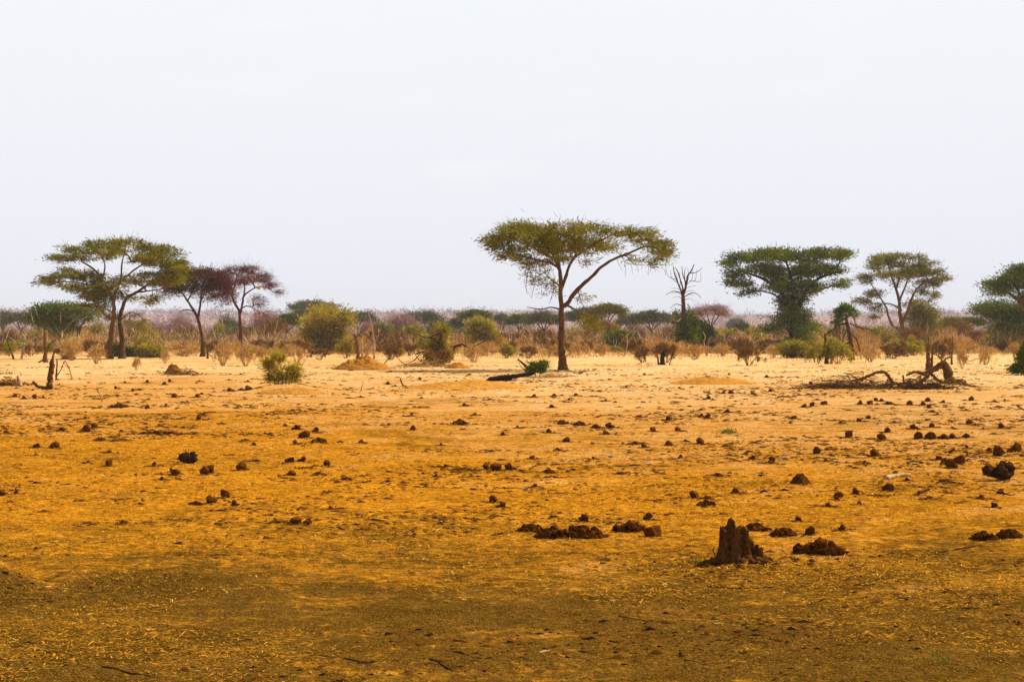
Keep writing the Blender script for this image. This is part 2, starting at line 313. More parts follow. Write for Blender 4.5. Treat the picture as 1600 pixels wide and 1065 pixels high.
# ------------------------------------------------------------------ trees
def ppt(p, d):
    """photo point (column,row[,depth px]) of something standing d metres away -> world"""
    return at(p[0], p[1], d, (p[2] if len(p) > 2 else 0) * d / F)
def plant_tree(name, label, cat, base, d, limbs, pads, bark='bark', leaf='leaf', nt_=260, nleaf=9000, leaflen=0.24, leafw=0.07, bare=False, group=None, seed=1, depth=0.75,
               tipr=0.012, flat=0.45, spread=0.42, crown_name='crown', spiky=0.6, tint_sd=0.16, sides=3, alpha=0.25, pathj=0.06):
    rs = np.random.RandomState(seed); s = d / F
    bx = (base - CX) * s; z0 = hg(bx, d); O = np.array([bx, d, z0])
    root = empty(name, O, label, cat, group)
    nodes = []; par = []; rad = []
    trunk = MB()
    for li, (pts, r0, r1) in enumerate(limbs):
        P = np.array([ppt(p, d) for p in pts])
        if li == 0 or P[0][2] < z0 + 0.6: P[0][2] = min(P[0][2], z0) - 0.15
        else:   # start from the nearest point of what is there
            A = np.array(nodes); k = np.argmin(((A[:, [0, 2]] - P[0][[0, 2]]) ** 2).sum(1)); P[0] = A[k]
        dy = rs.uniform(-1, 1) * 0.5 * s * len(pts) * 6
        if li > 0: P[:, 1] += np.linspace(0, 1, len(P)) ** 1.2 * dy + (P[0][1] - d) * (1 - 0)  * 0
        Q = smooth_path(P, 5); rr = np.linspace(0, 1, len(Q)); rr = r0 * (1 - rr) + r1 * rr
        if P[0][2] < z0 + 0.1:  # root flare
            hh = (Q[:, 2] - z0) / max(r0 * s * 4, .1); rr = rr * (1 + 0.55 * np.exp(-np.maximum(hh, 0) * 1.6))
        Q = Q + rs.normal(size=Q.shape) * (rr * s * 0.10)[:, None]
        tube(trunk, Q, rr * s, k=10 if r0 * s > 0.12 else 7, rough=0.16, seed=seed * 7 + li, tint=rs.uniform(.35, .65))
        b = len(nodes)
        for i, q in enumerate(Q):
            if q[2] < z0 + 0.35 * (ppt((0, min(p[1] for l in limbs for p in l[0])), d)[2] - z0): nodes.append(q); par.append(-2)
            else: nodes.append(q); par.append(-1)
            rad.append(rr[i] * s)
    nb = len(nodes)
    # pads -> targets
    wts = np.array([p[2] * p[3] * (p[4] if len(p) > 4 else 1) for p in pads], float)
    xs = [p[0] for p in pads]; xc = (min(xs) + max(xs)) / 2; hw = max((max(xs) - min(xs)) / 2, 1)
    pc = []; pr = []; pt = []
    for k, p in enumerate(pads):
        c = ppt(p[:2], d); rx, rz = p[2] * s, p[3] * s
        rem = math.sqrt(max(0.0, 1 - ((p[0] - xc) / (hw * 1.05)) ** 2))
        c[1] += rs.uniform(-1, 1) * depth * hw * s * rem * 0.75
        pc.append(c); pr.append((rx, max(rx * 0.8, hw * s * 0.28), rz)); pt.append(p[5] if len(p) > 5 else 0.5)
    pc = np.array(pc); pr = np.array(pr); pt = np.array(pt)
    ki = rs.choice(len(pads), nt_, p=wts / wts.sum()); dr = unit(rs.normal(size=(nt_, 3))) * rs.uniform(0.25, 1, (nt_, 1)) ** 0.5
    Tg = pc[ki] + dr * pr[ki]; Tg[:, 2] = np.maximum(Tg[:, 2], z0 + 0.3)
    # minimum-path growth
    NA = np.array(nodes); okm = np.array(par) != -2
    pos = [q for q in NA]; parent = [-1] * nb; plen = [0.0 if o_ else 1e9 for o_ in okm]
    if not okm.any(): plen = [0.0] * nb
    Pn = np.array(pos); PL = np.array(plen)
    # path length along limb approximated by distance from limb set start
    D = np.linalg.norm(Tg[:, None] - Pn[None], axis=2) + alpha * 0 + PL[None]
    best = D.min(1); bi = D.argmin(1); done = np.zeros(nt_, bool); tipidx = np.zeros(nt_, int)
    path = [0.0] * nb
    for it in range(nt_):
        bm = np.where(done, 1e12, best); t_ = int(bm.argmin()); done[t_] = True; a = int(bi[t_]); A = pos[a]; B = Tg[t_]; L = np.linalg.norm(B - A)
        nseg = max(1, int(L / (14 * s)) + 1) if L > 10 * s else 2
        off = rs.normal(size=3) * L * pathj; arch = np.array([0, 0, L * 0.08 * rs.uniform(-0.2, 1)]); prev = a; new = []
        for q in range(1, nseg + 1):
            f = q / nseg; w = math.sin(math.pi * f); p_ = A * (1 - f) + B * f + (off + arch) * w + (rs.normal(size=3) * L * 0.03 if q < nseg else 0)
            pos.append(p_); parent.append(prev); path.append(path[prev] + np.linalg.norm(p_ - pos[prev])); prev = len(pos) - 1; new.append(prev)
        tipidx[t_] = prev
        Nn = np.array([pos[q] for q in new]); dd = np.linalg.norm(Tg[:, None] - Nn[None], axis=2) + alpha * np.array([path[q] for q in new])[None]
        m_ = dd.min(1); upd = (m_ < best) & ~done; best = np.where(upd, m_, best); bi = np.where(upd, np.array(new)[dd.argmin(1)], bi)
    cnt = np.zeros(len(pos)); cnt[tipidx] += 1
    for q in range(len(pos) - 1, nb - 1, -1):
        if parent[q] >= 0: cnt[parent[q]] += cnt[q]
    pos = np.array(pos); rr = tipr * np.maximum(cnt, 1) ** 0.44
    base_r = np.array(rad + [9] * (len(pos) - nb)); 
    e = np.arange(nb, len(pos)); pa = np.array(parent)[e]
    ra = np.minimum(np.where(pa < nb, np.minimum(base_r[pa], rr[e] * 1.15), rr[pa]), rr[e] * 1.6)
    thick = rr[e] > tipr * 3
    prisms(trunk, pos[pa[thick]], pos[e[thick]], ra[thick], rr[e[thick]], 5, 0.45)
    prisms(trunk, pos[pa[~thick]], pos[e[~thick]], ra[~thick], rr[e[~thick]], sides, 0.4)
    trunk.build('trunk', M[bark], root, smooth=True, origin=O)
    # foliage: tufts round the tips, spiky outwards
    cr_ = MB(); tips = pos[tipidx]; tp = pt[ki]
    tdir = unit(tips - pos[np.array(parent)[tipidx]] + 1e-6)
    n = nleaf; ii = rs.randint(0, nt_, n)
    rx = np.minimum(pr[ki[ii]][:, 0], spread * pr[:, 0].mean())[:, None]
    off = rs.normal(size=(n, 3)) * rx * np.array([1, 1, flat])
    P = tips[ii] + off
    out = unit(tips[ii] + off - (pc.mean(0) - np.array([0, 0, 1.0])))
    Dv = unit(out * spiky + tdir[ii] * 0.5 + rs.normal(size=(n, 3)) * np.array([0.75, 0.75, 0.42]))
    ctint = np.clip(0.5 + rs.normal(size=nt_) * tint_sd, 0, 1)
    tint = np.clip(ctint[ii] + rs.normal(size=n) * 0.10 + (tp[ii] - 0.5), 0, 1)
    P[:, 2] = np.maximum(P[:, 2], z0 + 0.05)
    global R; R_, R = R, rs
    slivers(cr_, P, Dv, leaflen * rs.uniform(0.6, 1.35, n), leafw * rs.uniform(.7, 1.3, n), tint)
    m = nt_ * 5; jj = rs.randint(0, nt_, m); o2 = unit((tips[jj] - pc.mean(0)) * np.array([1, 1, .6]) + np.array([0, 0, .1]))      # wispy outer sprays
    slivers(cr_, tips[jj] + rs.normal(size=(m, 3)) * leaflen * .8, unit(o2 + rs.normal(size=(m, 3)) * np.array([.5, .5, .35])), leaflen * rs.uniform(1.3, 2.7, m), leafw * .42, np.clip(rs.normal(.45, .25, m) + (tp[jj] - .5), 0, 1))
    R = R_
    cr_.build(crown_name, M[leaf], root, origin=O)
    return root
plant_tree('acacia_tree', 'lone umbrella acacia with a straight trunk and wide flat crown, nearest tree', 'tree', 879, 100.0,
  [([(879, 578), (879, 566), (877, 545), (877, 520), (877, 490), (876, 460), (876, 435), (873, 414)], 5.8, 2.6),
   ([(880, 480), (886, 475), (895, 461), (910, 445), (927, 430), (941, 416), (964, 402), (985, 394, 4), (1010, 384, 6), (1035, 386, 8)], 3.9, 1.0),
   ([(879, 452), (884, 433), (888, 419), (896, 405), (912, 392, -6), (935, 378, -12), (960, 366, -16)], 2.8, 1.0),
   ([(876, 422), (866, 406), (850, 396, 5), (830, 385, 12), (800, 372, 16), (772, 366, 18)], 2.6, 0.8),
   ([(875, 415), (872, 397), (878, 381, 10), (898, 367, 18), (925, 357, 26)], 2.2, 0.8),
   ([(874, 420), (860, 411), (838, 406, -12), (812, 400, -20), (788, 392, -26)], 2.2, 0.8),
   ([(875, 414), (862, 396), (848, 378, -8), (832, 362, -14)], 2.0, 0.7),
   ([(884, 433), (892, 410, 20), (905, 390, 40), (915, 372, 50)], 2.0, 0.7),
   ([(876, 482), (862, 480), (845, 483), (823, 480)], 1.4, 0.5),
   ([(876, 450), (868, 441), (858, 434), (850, 425, 10)], 1.4, 0.5),
   ([(884, 477), (898, 483), (912, 492), (924, 504), (936, 514)], 1.9, 0.6),
   ([(845, 405), (838, 415, -10), (836, 440, -12), (830, 466, -12)], 0.7, 0.3), ([(835, 406), (826, 420, 5), (822, 445, 8), (824, 460, 8)], 0.6, 0.3),
   ([(866, 438), (864, 455, -5), (858, 475, -8)], 0.7, 0.3),
   *[([(x_, 408 - abs(x_ - 850) * .1), (x_ - 6 + (x_ * 3 % 11), 420, x_ % 17 - 8), (x_ - 10 + (x_ * 7 % 17), 432 + (x_ * 13 % 12), x_ % 23 - 11), (x_ - 6 + (x_ * 5 % 13), 444 + (x_ * 13 % 22), x_ % 23 - 11)], .4, .15) for x_ in range(824, 870, 6)], *[([(x_, 404), (x_ + 3, 414, 5), (x_ + 2 + x_ % 7, 420 + x_ % 13, 7)], .4, .2) for x_ in range(965, 1040, 9)], ([(905, 450), (908, 470), (914, 482)], 0.8, 0.3)],
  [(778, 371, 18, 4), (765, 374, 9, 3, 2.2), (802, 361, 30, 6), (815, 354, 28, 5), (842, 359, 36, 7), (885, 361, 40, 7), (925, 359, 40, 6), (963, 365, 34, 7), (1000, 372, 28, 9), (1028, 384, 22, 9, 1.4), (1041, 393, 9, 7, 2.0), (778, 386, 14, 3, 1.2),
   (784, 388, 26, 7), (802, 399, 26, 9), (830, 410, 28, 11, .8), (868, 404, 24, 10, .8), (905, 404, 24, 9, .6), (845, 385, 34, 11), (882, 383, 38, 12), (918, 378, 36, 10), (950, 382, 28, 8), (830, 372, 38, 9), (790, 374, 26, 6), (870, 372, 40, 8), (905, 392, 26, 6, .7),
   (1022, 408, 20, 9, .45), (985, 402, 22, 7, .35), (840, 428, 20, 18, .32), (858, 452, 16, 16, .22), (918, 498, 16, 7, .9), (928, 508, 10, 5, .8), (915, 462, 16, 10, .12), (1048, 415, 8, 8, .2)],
  nt_=680, nleaf=19500, leaflen=0.24, leafw=0.05, seed=4, tipr=0.011, spread=0.26, flat=0.40, tint_sd=.2, depth=0.8)
plant_tree('acacia_tree', 'large twin-trunked acacia with a broad layered green crown, biggest tree on the left', 'tree', 180, 147.0,
  [([(170, 560), (171, 545), (173, 528), (175, 510), (178, 490), (177, 472), (169, 451), (160, 437), (147, 421), (128, 409)], 4.6, 1.2),
   ([(191, 561), (190, 545), (188, 520), (185, 500), (190, 478), (196, 464), (212, 455), (231, 441), (252, 431)], 4.4, 1.2),
   ([(180, 470), (180, 458), (187, 436, 8), (188, 412, 12), (192, 392, 14)], 2.6, 0.8), ([(172, 458), (150, 448, -10), (125, 442, -16), (98, 440, -20)], 2.0, 0.7),
   ([(190, 440), (205, 422, 14), (225, 408, 22), (250, 398, 26)], 1.7, 0.6), ([(160, 437), (162, 415, 10), (155, 398, 14)], 1.6, 0.6),
   ([(210, 456), (230, 455, -6), (252, 452, -10), (268, 446, -12)], 1.6, 0.6), ([(185, 500), (205, 488), (222, 496), (232, 508)], 1.1, 0.4), ([(176, 500), (160, 490, 6), (148, 480, 9)], 1.5, 0.5)],
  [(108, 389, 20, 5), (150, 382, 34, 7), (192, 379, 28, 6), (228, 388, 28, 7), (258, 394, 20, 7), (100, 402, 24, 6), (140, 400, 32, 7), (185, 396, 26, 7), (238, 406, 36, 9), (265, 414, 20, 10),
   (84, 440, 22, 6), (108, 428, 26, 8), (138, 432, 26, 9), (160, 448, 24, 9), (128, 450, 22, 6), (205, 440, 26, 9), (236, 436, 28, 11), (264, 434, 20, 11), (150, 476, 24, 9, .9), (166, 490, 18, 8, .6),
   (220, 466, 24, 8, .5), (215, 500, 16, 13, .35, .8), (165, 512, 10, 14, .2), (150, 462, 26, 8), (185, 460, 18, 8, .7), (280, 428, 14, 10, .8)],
  nt_=600, nleaf=25000, leaflen=0.30, leafw=0.07, seed=11, tipr=0.016, spread=0.25, tint_sd=.2, flat=0.34)
plant_tree('acacia_tree', 'small dark flat-topped acacia behind the left twin-trunked one', 'tree', 122, 215.0,
  [([(122, 548), (123, 520), (118, 508), (106, 500), (92, 492)], 3.4, 1.2), ([(123, 520), (129, 506), (138, 496)], 2.2, 1.0)],
  [(82, 487, 25, 8), (105, 484, 28, 8), (75, 500, 20, 8), (95, 507, 22, 10), (132, 492, 18, 8), (62, 495, 8, 7)], leaf='leafdark', nt_=170, nleaf=11000, leaflen=0.40, leafw=0.11, seed=12, tipr=0.02)
plant_tree('acacia_tree', 'leaning forked acacia with half green, half brown crown, right of the big left tree', 'tree', 317, 160.0,
  [([(317, 557), (317, 540), (315, 521), (309, 498), (302, 484), (293, 470), (285, 458), (270, 446)], 3.4, 0.9), ([(308, 497), (313, 477), (315, 460), (319, 440, 6), (330, 428, 10)], 2.1, 0.7),
   ([(303, 488), (294, 484), (287, 484), (281, 489)], 1.1, 0.4), ([(314, 470), (325, 455, -8), (342, 446, -10)], 1.2, 0.5), ([(294, 470), (300, 452, 8), (305, 435, 12)], 1.3, 0.5)],
  [(274, 438, 20, 12, 1, .2), (270, 454, 15, 10, .8, .2), (290, 426, 20, 6, .8, .4), (314, 432, 26, 10, 1, .75), (336, 443, 22, 11, 1, .8), (350, 450, 14, 14, .7, .95), (312, 454, 20, 9, .6, .7), (330, 428, 24, 7, .8, .7),
   (345, 468, 10, 7, .3, .9), (292, 445, 18, 10, .7, .3), (283, 488, 5, 5, .1, .8), (325, 462, 14, 8, .4, .85)], leaf='leafbrown', nt_=330, nleaf=13000, leaflen=0.30, leafw=0.06, seed=13, tipr=0.016, tint_sd=.1)
plant_tree('acacia_tree', 'leafless purple-brown acacia with straw bird nests, right of the leaning tree', 'tree', 376, 178.0,
  [([(376, 553), (376, 526), (375, 500), (373, 484), (367, 474), (363, 460), (367, 446), (370, 432)], 3.0, 0.8), ([(375, 492), (379, 474), (381, 463), (391, 454), (404, 448), (420, 449)], 2.0, 0.5),
   ([(378, 482), (386, 478), (396, 482), (404, 489)], 1.2, 0.4), ([(381, 463), (381, 449, 6), (380, 436, 8), (390, 422, 10)], 1.3, 0.4), ([(364, 462), (355, 452, -4), (350, 440, -6)], 1.1, 0.4)],
  [(368, 424, 18, 5), (390, 422, 18, 6), (406, 434, 15, 7), (420, 447, 14, 5, .8), (434, 458, 8, 3, .7), (354, 438, 12, 12), (385, 438, 20, 9), (360, 465, 12, 9, .6), (402, 470, 15, 10, .4), (406, 488, 12, 5, .4), (348, 480, 6, 8, .2)],
  leaf='mauvedark', bark='barkred', nt_=420, nleaf=7500, leaflen=0.40, leafw=0.03, seed=14, tipr=0.014, tint_sd=.15, spread=.3)
plant_tree('dead_tree', 'bare dead tree with upright forked branches and a green creeper round its trunk', 'tree', 1068, 188.0,
  [([(1068, 554), (1068, 530), (1068, 500), (1068, 478), (1067, 462)], 4.2, 2.8), ([(1068, 466), (1064, 455), (1058, 440), (1053, 427), (1051, 416)], 1.7, 0.5), ([(1068, 464), (1067, 450), (1064, 438), (1060, 424), (1056, 417)], 1.6, 0.5),
   ([(1069, 463), (1072, 446), (1074, 432), (1079, 424), (1084, 413)], 2.0, 0.6), ([(1072, 444), (1067, 430), (1065, 416)], 1.1, 0.4), ([(1078, 428), (1089, 425), (1098, 418)], 0.8, 0.3), ([(1064, 457), (1052, 455), (1041, 460)], 0.9, 0.3),
   ([(1070, 464), (1080, 458), (1090, 459), (1097, 466)], 0.9, 0.3), ([(1066, 476), (1056, 475), (1047, 482)], 0.8, 0.3), ([(1073, 450), (1070, 430, 8), (1071, 418, 10)], .9, .3),
   *[([(1068 + q * 4, 452 - abs(q) * 3), (1068 + q * 6 + (q * 5 % 3), 440 - (q * 7 % 9)), (1068 + q * 7, 428 - (q * 11 % 13), q * 3)], .5, .18) for q in range(-4, 5) if q], *[([(1068, 470 - q * 3), (1068 + (-1) ** q * 9, 466 - q * 3), (1068 + (-1) ** q * (15 + q), 470 - q * 4)], .45, .18) for q in range(7)]],
  [(1060, 500, 5, 14), (1075, 492, 7, 8), (1068, 520, 9, 14), (1080, 508, 8, 9), (1066, 540, 10, 12), (1076, 535, 10, 12)], leaf='leafdark', bark='barkred', nt_=90, nleaf=5200, leaflen=0.28, leafw=0.14, seed=15, depth=.9, tipr=.012, spread=.5, flat=.9, crown_name='creeper')
plant_tree('acacia_tree', 'dense dark green flat-topped tree with creepers hanging down its thick trunk', 'tree', 1242, 200.0,
  [([(1242, 550), (1240, 520), (1235, 495), (1228, 470), (1215, 450), (1195, 437), (1168, 426)], 6.5, 1.4), ([(1248, 550), (1244, 515), (1246, 490), (1252, 465), (1264, 445), (1285, 432), (1312, 424)], 5.5, 1.2),
   ([(1240, 500), (1238, 460), (1234, 430), (1225, 405)], 4, 1.2), ([(1232, 480), (1210, 462, -10), (1185, 455, -14), (1165, 456, -16)], 1.6, .6), ([(1256, 462), (1275, 455, 8), (1300, 447, 12), (1320, 442, 14)], 1.6, .6),
   ([(1236, 498), (1225, 505), (1212, 512), (1190, 518)], 1.4, .5), ([(1250, 465), (1255, 430, 20), (1270, 408, 26)], 2, .8)],
  [(1140, 415, 14, 6), (1160, 405, 26, 8), (1190, 402, 28, 9), (1220, 400, 32, 10), (1255, 403, 33, 11), (1290, 398, 28, 8), (1310, 402, 15, 7), (1150, 427, 20, 7), (1160, 441, 22, 7), (1192, 424, 30, 10, 1.2), (1232, 428, 34, 12, 1.2), (1270, 422, 28, 11, 1.1), (1138, 412, 8, 3, 2), (1322, 396, 8, 3, 1.5),
   (1298, 421, 22, 7), (1296, 448, 20, 5, .7), (1316, 442, 15, 5, .8), (1168, 457, 16, 4, .6), (1188, 450, 18, 5, .6), (1218, 448, 20, 12, 1.3), (1252, 450, 22, 11, 1.3), (1240, 470, 22, 14, 1.5), (1235, 492, 23, 14, 1.5), (1218, 502, 20, 9, .8, .7), (1208, 513, 18, 6, .6, .8), (1250, 518, 17, 16),
   (1236, 536, 16, 12), (1266, 500, 14, 10, .4), (1255, 535, 14, 12, .8), (1275, 508, 10, 8, .2)],
  leaf='leafdark', bark='barkdark', nt_=640, nleaf=36000, leaflen=0.34, leafw=0.105, seed=16, tipr=0.018, spread=.30, tint_sd=.2, flat=.45)
plant_tree('acacia_tree', 'open airy acacia with several upright limbs, second large tree from the right edge', 'tree', 1410, 235.0,
  [([(1410, 547), (1410, 524), (1409, 506), (1406, 488), (1405, 470), (1399, 448), (1392, 430), (1388, 412)], 4.2, 1.0), ([(1407, 512), (1396, 510), (1389, 493), (1386, 479), (1374, 459), (1362, 440)], 2.4, .7),
   ([(1411, 506), (1418, 486), (1424, 466), (1431, 452), (1445, 440), (1462, 432)], 2.6, .8), ([(1405, 470), (1415, 450, 8), (1424, 428, 14), (1430, 408, 18)], 1.8, .6), ([(1404, 482), (1390, 474, 6), (1370, 474, 10), (1352, 470, 12)], 1.3, .5), ([(1400, 450), (1405, 425, -12), (1412, 405, -16)], 1.5, .5)],
  [(1380, 405, 20, 5), (1402, 401, 26, 4), (1430, 403, 20, 5), (1446, 411, 14, 6), (1365, 416, 14, 6), (1400, 414, 28, 6), (1455, 425, 20, 6), (1468, 435, 12, 5), (1354, 436, 14, 6), (1384, 430, 24, 6, .8), (1425, 428, 24, 8), (1450, 443, 18, 7), (1436, 418, 22, 6),
   (1350, 470, 14, 5, .7), (1370, 480, 15, 6, .7), (1372, 458, 18, 6, .6), (1432, 455, 20, 7, .7), (1454, 463, 8, 6), (1400, 480, 14, 5, .3), (1405, 440, 20, 8, .4), (1362, 492, 12, 5, .3), (1430, 474, 14, 6, .4)],
  nt_=420, nleaf=14000, leaflen=0.40, leafw=0.09, seed=17, tipr=0.02, spread=.27, tint_sd=.2, flat=.4)
plant_tree('acacia_tree', 'drooping yellow-green small tree directly right of the open airy acacia', 'tree', 1444, 240.0,
  [([(1444, 546), (1444, 520), (1440, 500), (1436, 482)], 2.5, .8), ([(1444, 520), (1452, 505), (1458, 495)], 1.6, .6)],
  [(1438, 480, 14, 8), (1450, 494, 17, 9), (1430, 494, 12, 10), (1446, 510, 20, 9, .8), (1440, 525, 20, 8, .5)], nt_=120, nleaf=6500, leaflen=0.42, leafw=0.10, seed=18, tipr=.02, flat=.7, leaf='leaf')
plant_tree('acacia_tree', 'tall flat-topped acacia half cut off by the right edge, its tiers reaching left', 'tree', 1612, 196.0,
  [([(1612, 552), (1612, 520), (1608, 490), (1592, 470), (1575, 458), (1555, 450)], 5.5, 1.0), ([(1610, 500), (1600, 470), (1590, 450), (1580, 435)], 2.6, .8), ([(1609, 490), (1625, 460), (1640, 445)], 3, 1)],
  [(1592, 425, 20, 4), (1610, 420, 25, 5), (1580, 436, 22, 5), (1562, 443, 15, 4), (1550, 452, 8, 3, .6), (1605, 445, 20, 5), (1640, 430, 30, 8), (1560, 456, 16, 4, .7), (1610, 462, 25, 6), (1650, 450, 30, 8), (1572, 448, 18, 4)],
  leaf='leafdark', nt_=300, nleaf=19000, leaflen=0.33, leafw=0.10, seed=19, tipr=.017, tint_sd=.18, flat=.36)
plant_tree('acacia_tree', 'low dense dark tree at the right edge, tucked under the tall cut-off acacia', 'tree', 1580, 205.0,
  [([(1580, 549), (1580, 525), (1574, 505), (1562, 492)], 4, 1.2), ([(1580, 525), (1590, 505), (1600, 492)], 3, 1)],
  [(1545, 484, 18, 6), (1562, 476, 18, 6), (1585, 483, 26, 8), (1556, 496, 24, 6), (1590, 498, 28, 9), (1610, 490, 26, 10), (1575, 490, 25, 8), (1570, 515, 26, 9, .5, .8), (1590, 525, 25, 12, .5, .8), (1560, 530, 20, 9, .35, .9), (1612, 520, 20, 14, .6), (1575, 508, 22, 7, .6)],
  leaf='leafdark', nt_=260, nleaf=17000, leaflen=0.36, leafw=0.10, seed=20, tipr=.017, flat=.4)
plant_tree('bushy_tree', 'dark shrubby growth wrapped round the fallen black limbs', 'shrub', 688, dist(567),
  [([(688, 567), (687, 545), (689, 525)], 1.2, .5), ([(684, 567), (676, 550)], 1.0, .5)], [(690, 520, 8, 10), (686, 538, 12, 10), (678, 555, 14, 8), (694, 555, 8, 10)], leaf='leafshrub', bark='barkdark', nt_=110, nleaf=3800, leaflen=.24, leafw=.08, tint_sd=.25, seed=51, tipr=.012, flat=.8)
# weaver nests
def blob(mb, c, r, seed=0, n=10, amp=.15, tint=.5, sq=(1, 1, 1), freq=1.4, cuts=0):
    th = np.linspace(0, np.pi, n); ph = np.arange(2 * n) * np.pi / n
    T_, P_ = np.meshgrid(th, ph, indexing='ij'); U = np.stack([np.sin(T_) * np.cos(P_), np.sin(T_) * np.sin(P_), np.cos(T_)], -1)
    rr = 1 + amp * fbm(U[..., 0] * freq + seed * 3.1, U[..., 1] * freq, U[..., 2] * freq + seed, o=4, seed=seed % 50, rough=.6)
    W_ = U * rr[..., None]; rc = np.random.RandomState(seed + 400)
    for _ in range(cuts):      # break faces off
        nn_ = unit(rc.normal(size=3)); e_ = (W_ * nn_).sum(-1) - rc.uniform(.45, .8); W_ = W_ - np.maximum(e_, 0)[..., None] * nn_ * .9
    if cuts: W_ = W_ * (1 + .10 * fbm(W_[..., 0] * 5, W_[..., 1] * 5, W_[..., 2] * 5, o=3, seed=seed % 40, rough=.7))[..., None]
    V = np.asarray(c) + W_ * np.asarray(r) * np.asarray(sq)
    k = 2 * n; i = np.arange(n - 1)[:, None] * k; j = np.arange(k)[None]; q = np.stack([i + j, i + k + j, i + k + (j + 1) % k, i + (j + 1) % k], -1)
    mb.add(V, None, q, tint)
nests = [(398, 431, 'topmost straw weaver nest in the purple-brown leafless tree'), (402, 449, 'left of the two close straw nests midway up the leafless tree'), (405, 450, 'right of the two close straw nests midway up the leafless tree'),
         (413, 450, 'outermost straw nest towards the right tip of the leafless crown'), (396, 467, 'straw weaver nest hanging below the middle of the leafless crown'), (369, 471, 'straw nest closest to the trunk fork of the leafless tree'),
         (408, 491, 'straw nest at the end of the low drooping branch of the leafless tree'), (402, 497, 'lowest straw nest, under the drooping branch of the leafless tree')]
for i, (x, y, l) in enumerate(nests):
    c = at(x, y, 177.6); mb = MB(); blob(mb, (0, 0, 0), .12, seed=i, n=8, sq=(1, 1, 1.15)); blob(mb, (.04, 0, -.12), .06, seed=i + 20, n=6)
    prisms(mb, [(0, 0, .15)], [(.0, 0, .45)], .012, .012, 3)
    tag(mb.build('weaver_nest', M['nest'], loc=c), l, 'bird nest', 'weaver nests in the leafless tree')

# ------------------------------------------------------------------ trees of the middle distance
def umbrella(cx, top, hw, d, th=14, leaf='leaf', label='', seed=0, lean=0, n=3800, bare=False, bark='barkdark', round_=False, cat='tree', name='acacia_tree', group=None, tk=1.0):
    rs = np.random.RandomState(seed + 500); s = d / F; by = HY + 2 * F / d
    tx = cx + lean; pads = []
    if round_:
        for k in range(9):
            a = rs.uniform(0, 6.28); q = rs.uniform(.2, .75)
            pads.append((cx + math.cos(a) * hw * q, top + th + math.sin(a) * th * q * .9, hw * .42, th * .38))
    else:
        for k in range(7): 
            u = -0.85 + 1.7 * k / 6 + rs.uniform(-.08, .08); pads.append((cx + u * hw * .85, top + th * (.28 + .45 * u * u) + rs.uniform(-1.5, 1.5), hw * .30, th * .26))
        for k in range(5): pads.append((cx + rs.uniform(-.75, .75) * hw, top + th * rs.uniform(.55, .95), hw * .26, th * .2, .6))
    fy = top + th + (by - top - th) * .35
    limbs = [([(tx, by), (tx + rs.uniform(-1, 1), (by + fy) / 2), (tx + (cx - tx) * .2, fy)], 1.7 * tk + hw * .02, 1.2 * tk)]
    for k, u in enumerate((-.75, -.3, .25, .75)):
        limbs.append(([(tx + (cx - tx) * .2, fy), (cx + u * hw * .5, top + th * 1.0, rs.uniform(-8, 8)), (cx + u * hw * .9, top + th * .55, rs.uniform(-12, 12))], 1.0 * tk, .4))
    px = 1.0 * s * 1.56   # one render pixel in metres
    return plant_tree(name, label, cat, tx, d, limbs, pads, bark=bark, leaf=leaf, nt_=110 if not bare else 230, nleaf=n, leaflen=px * (2.6 if not bare else 3.4), leafw=px * (.9 if not bare else .42), seed=seed + 900, tipr=px * .16,
               spread=.6, flat=.4 if not round_ else .8, tint_sd=.15, group=group)
G = 'trees standing in the hazy middle distance'
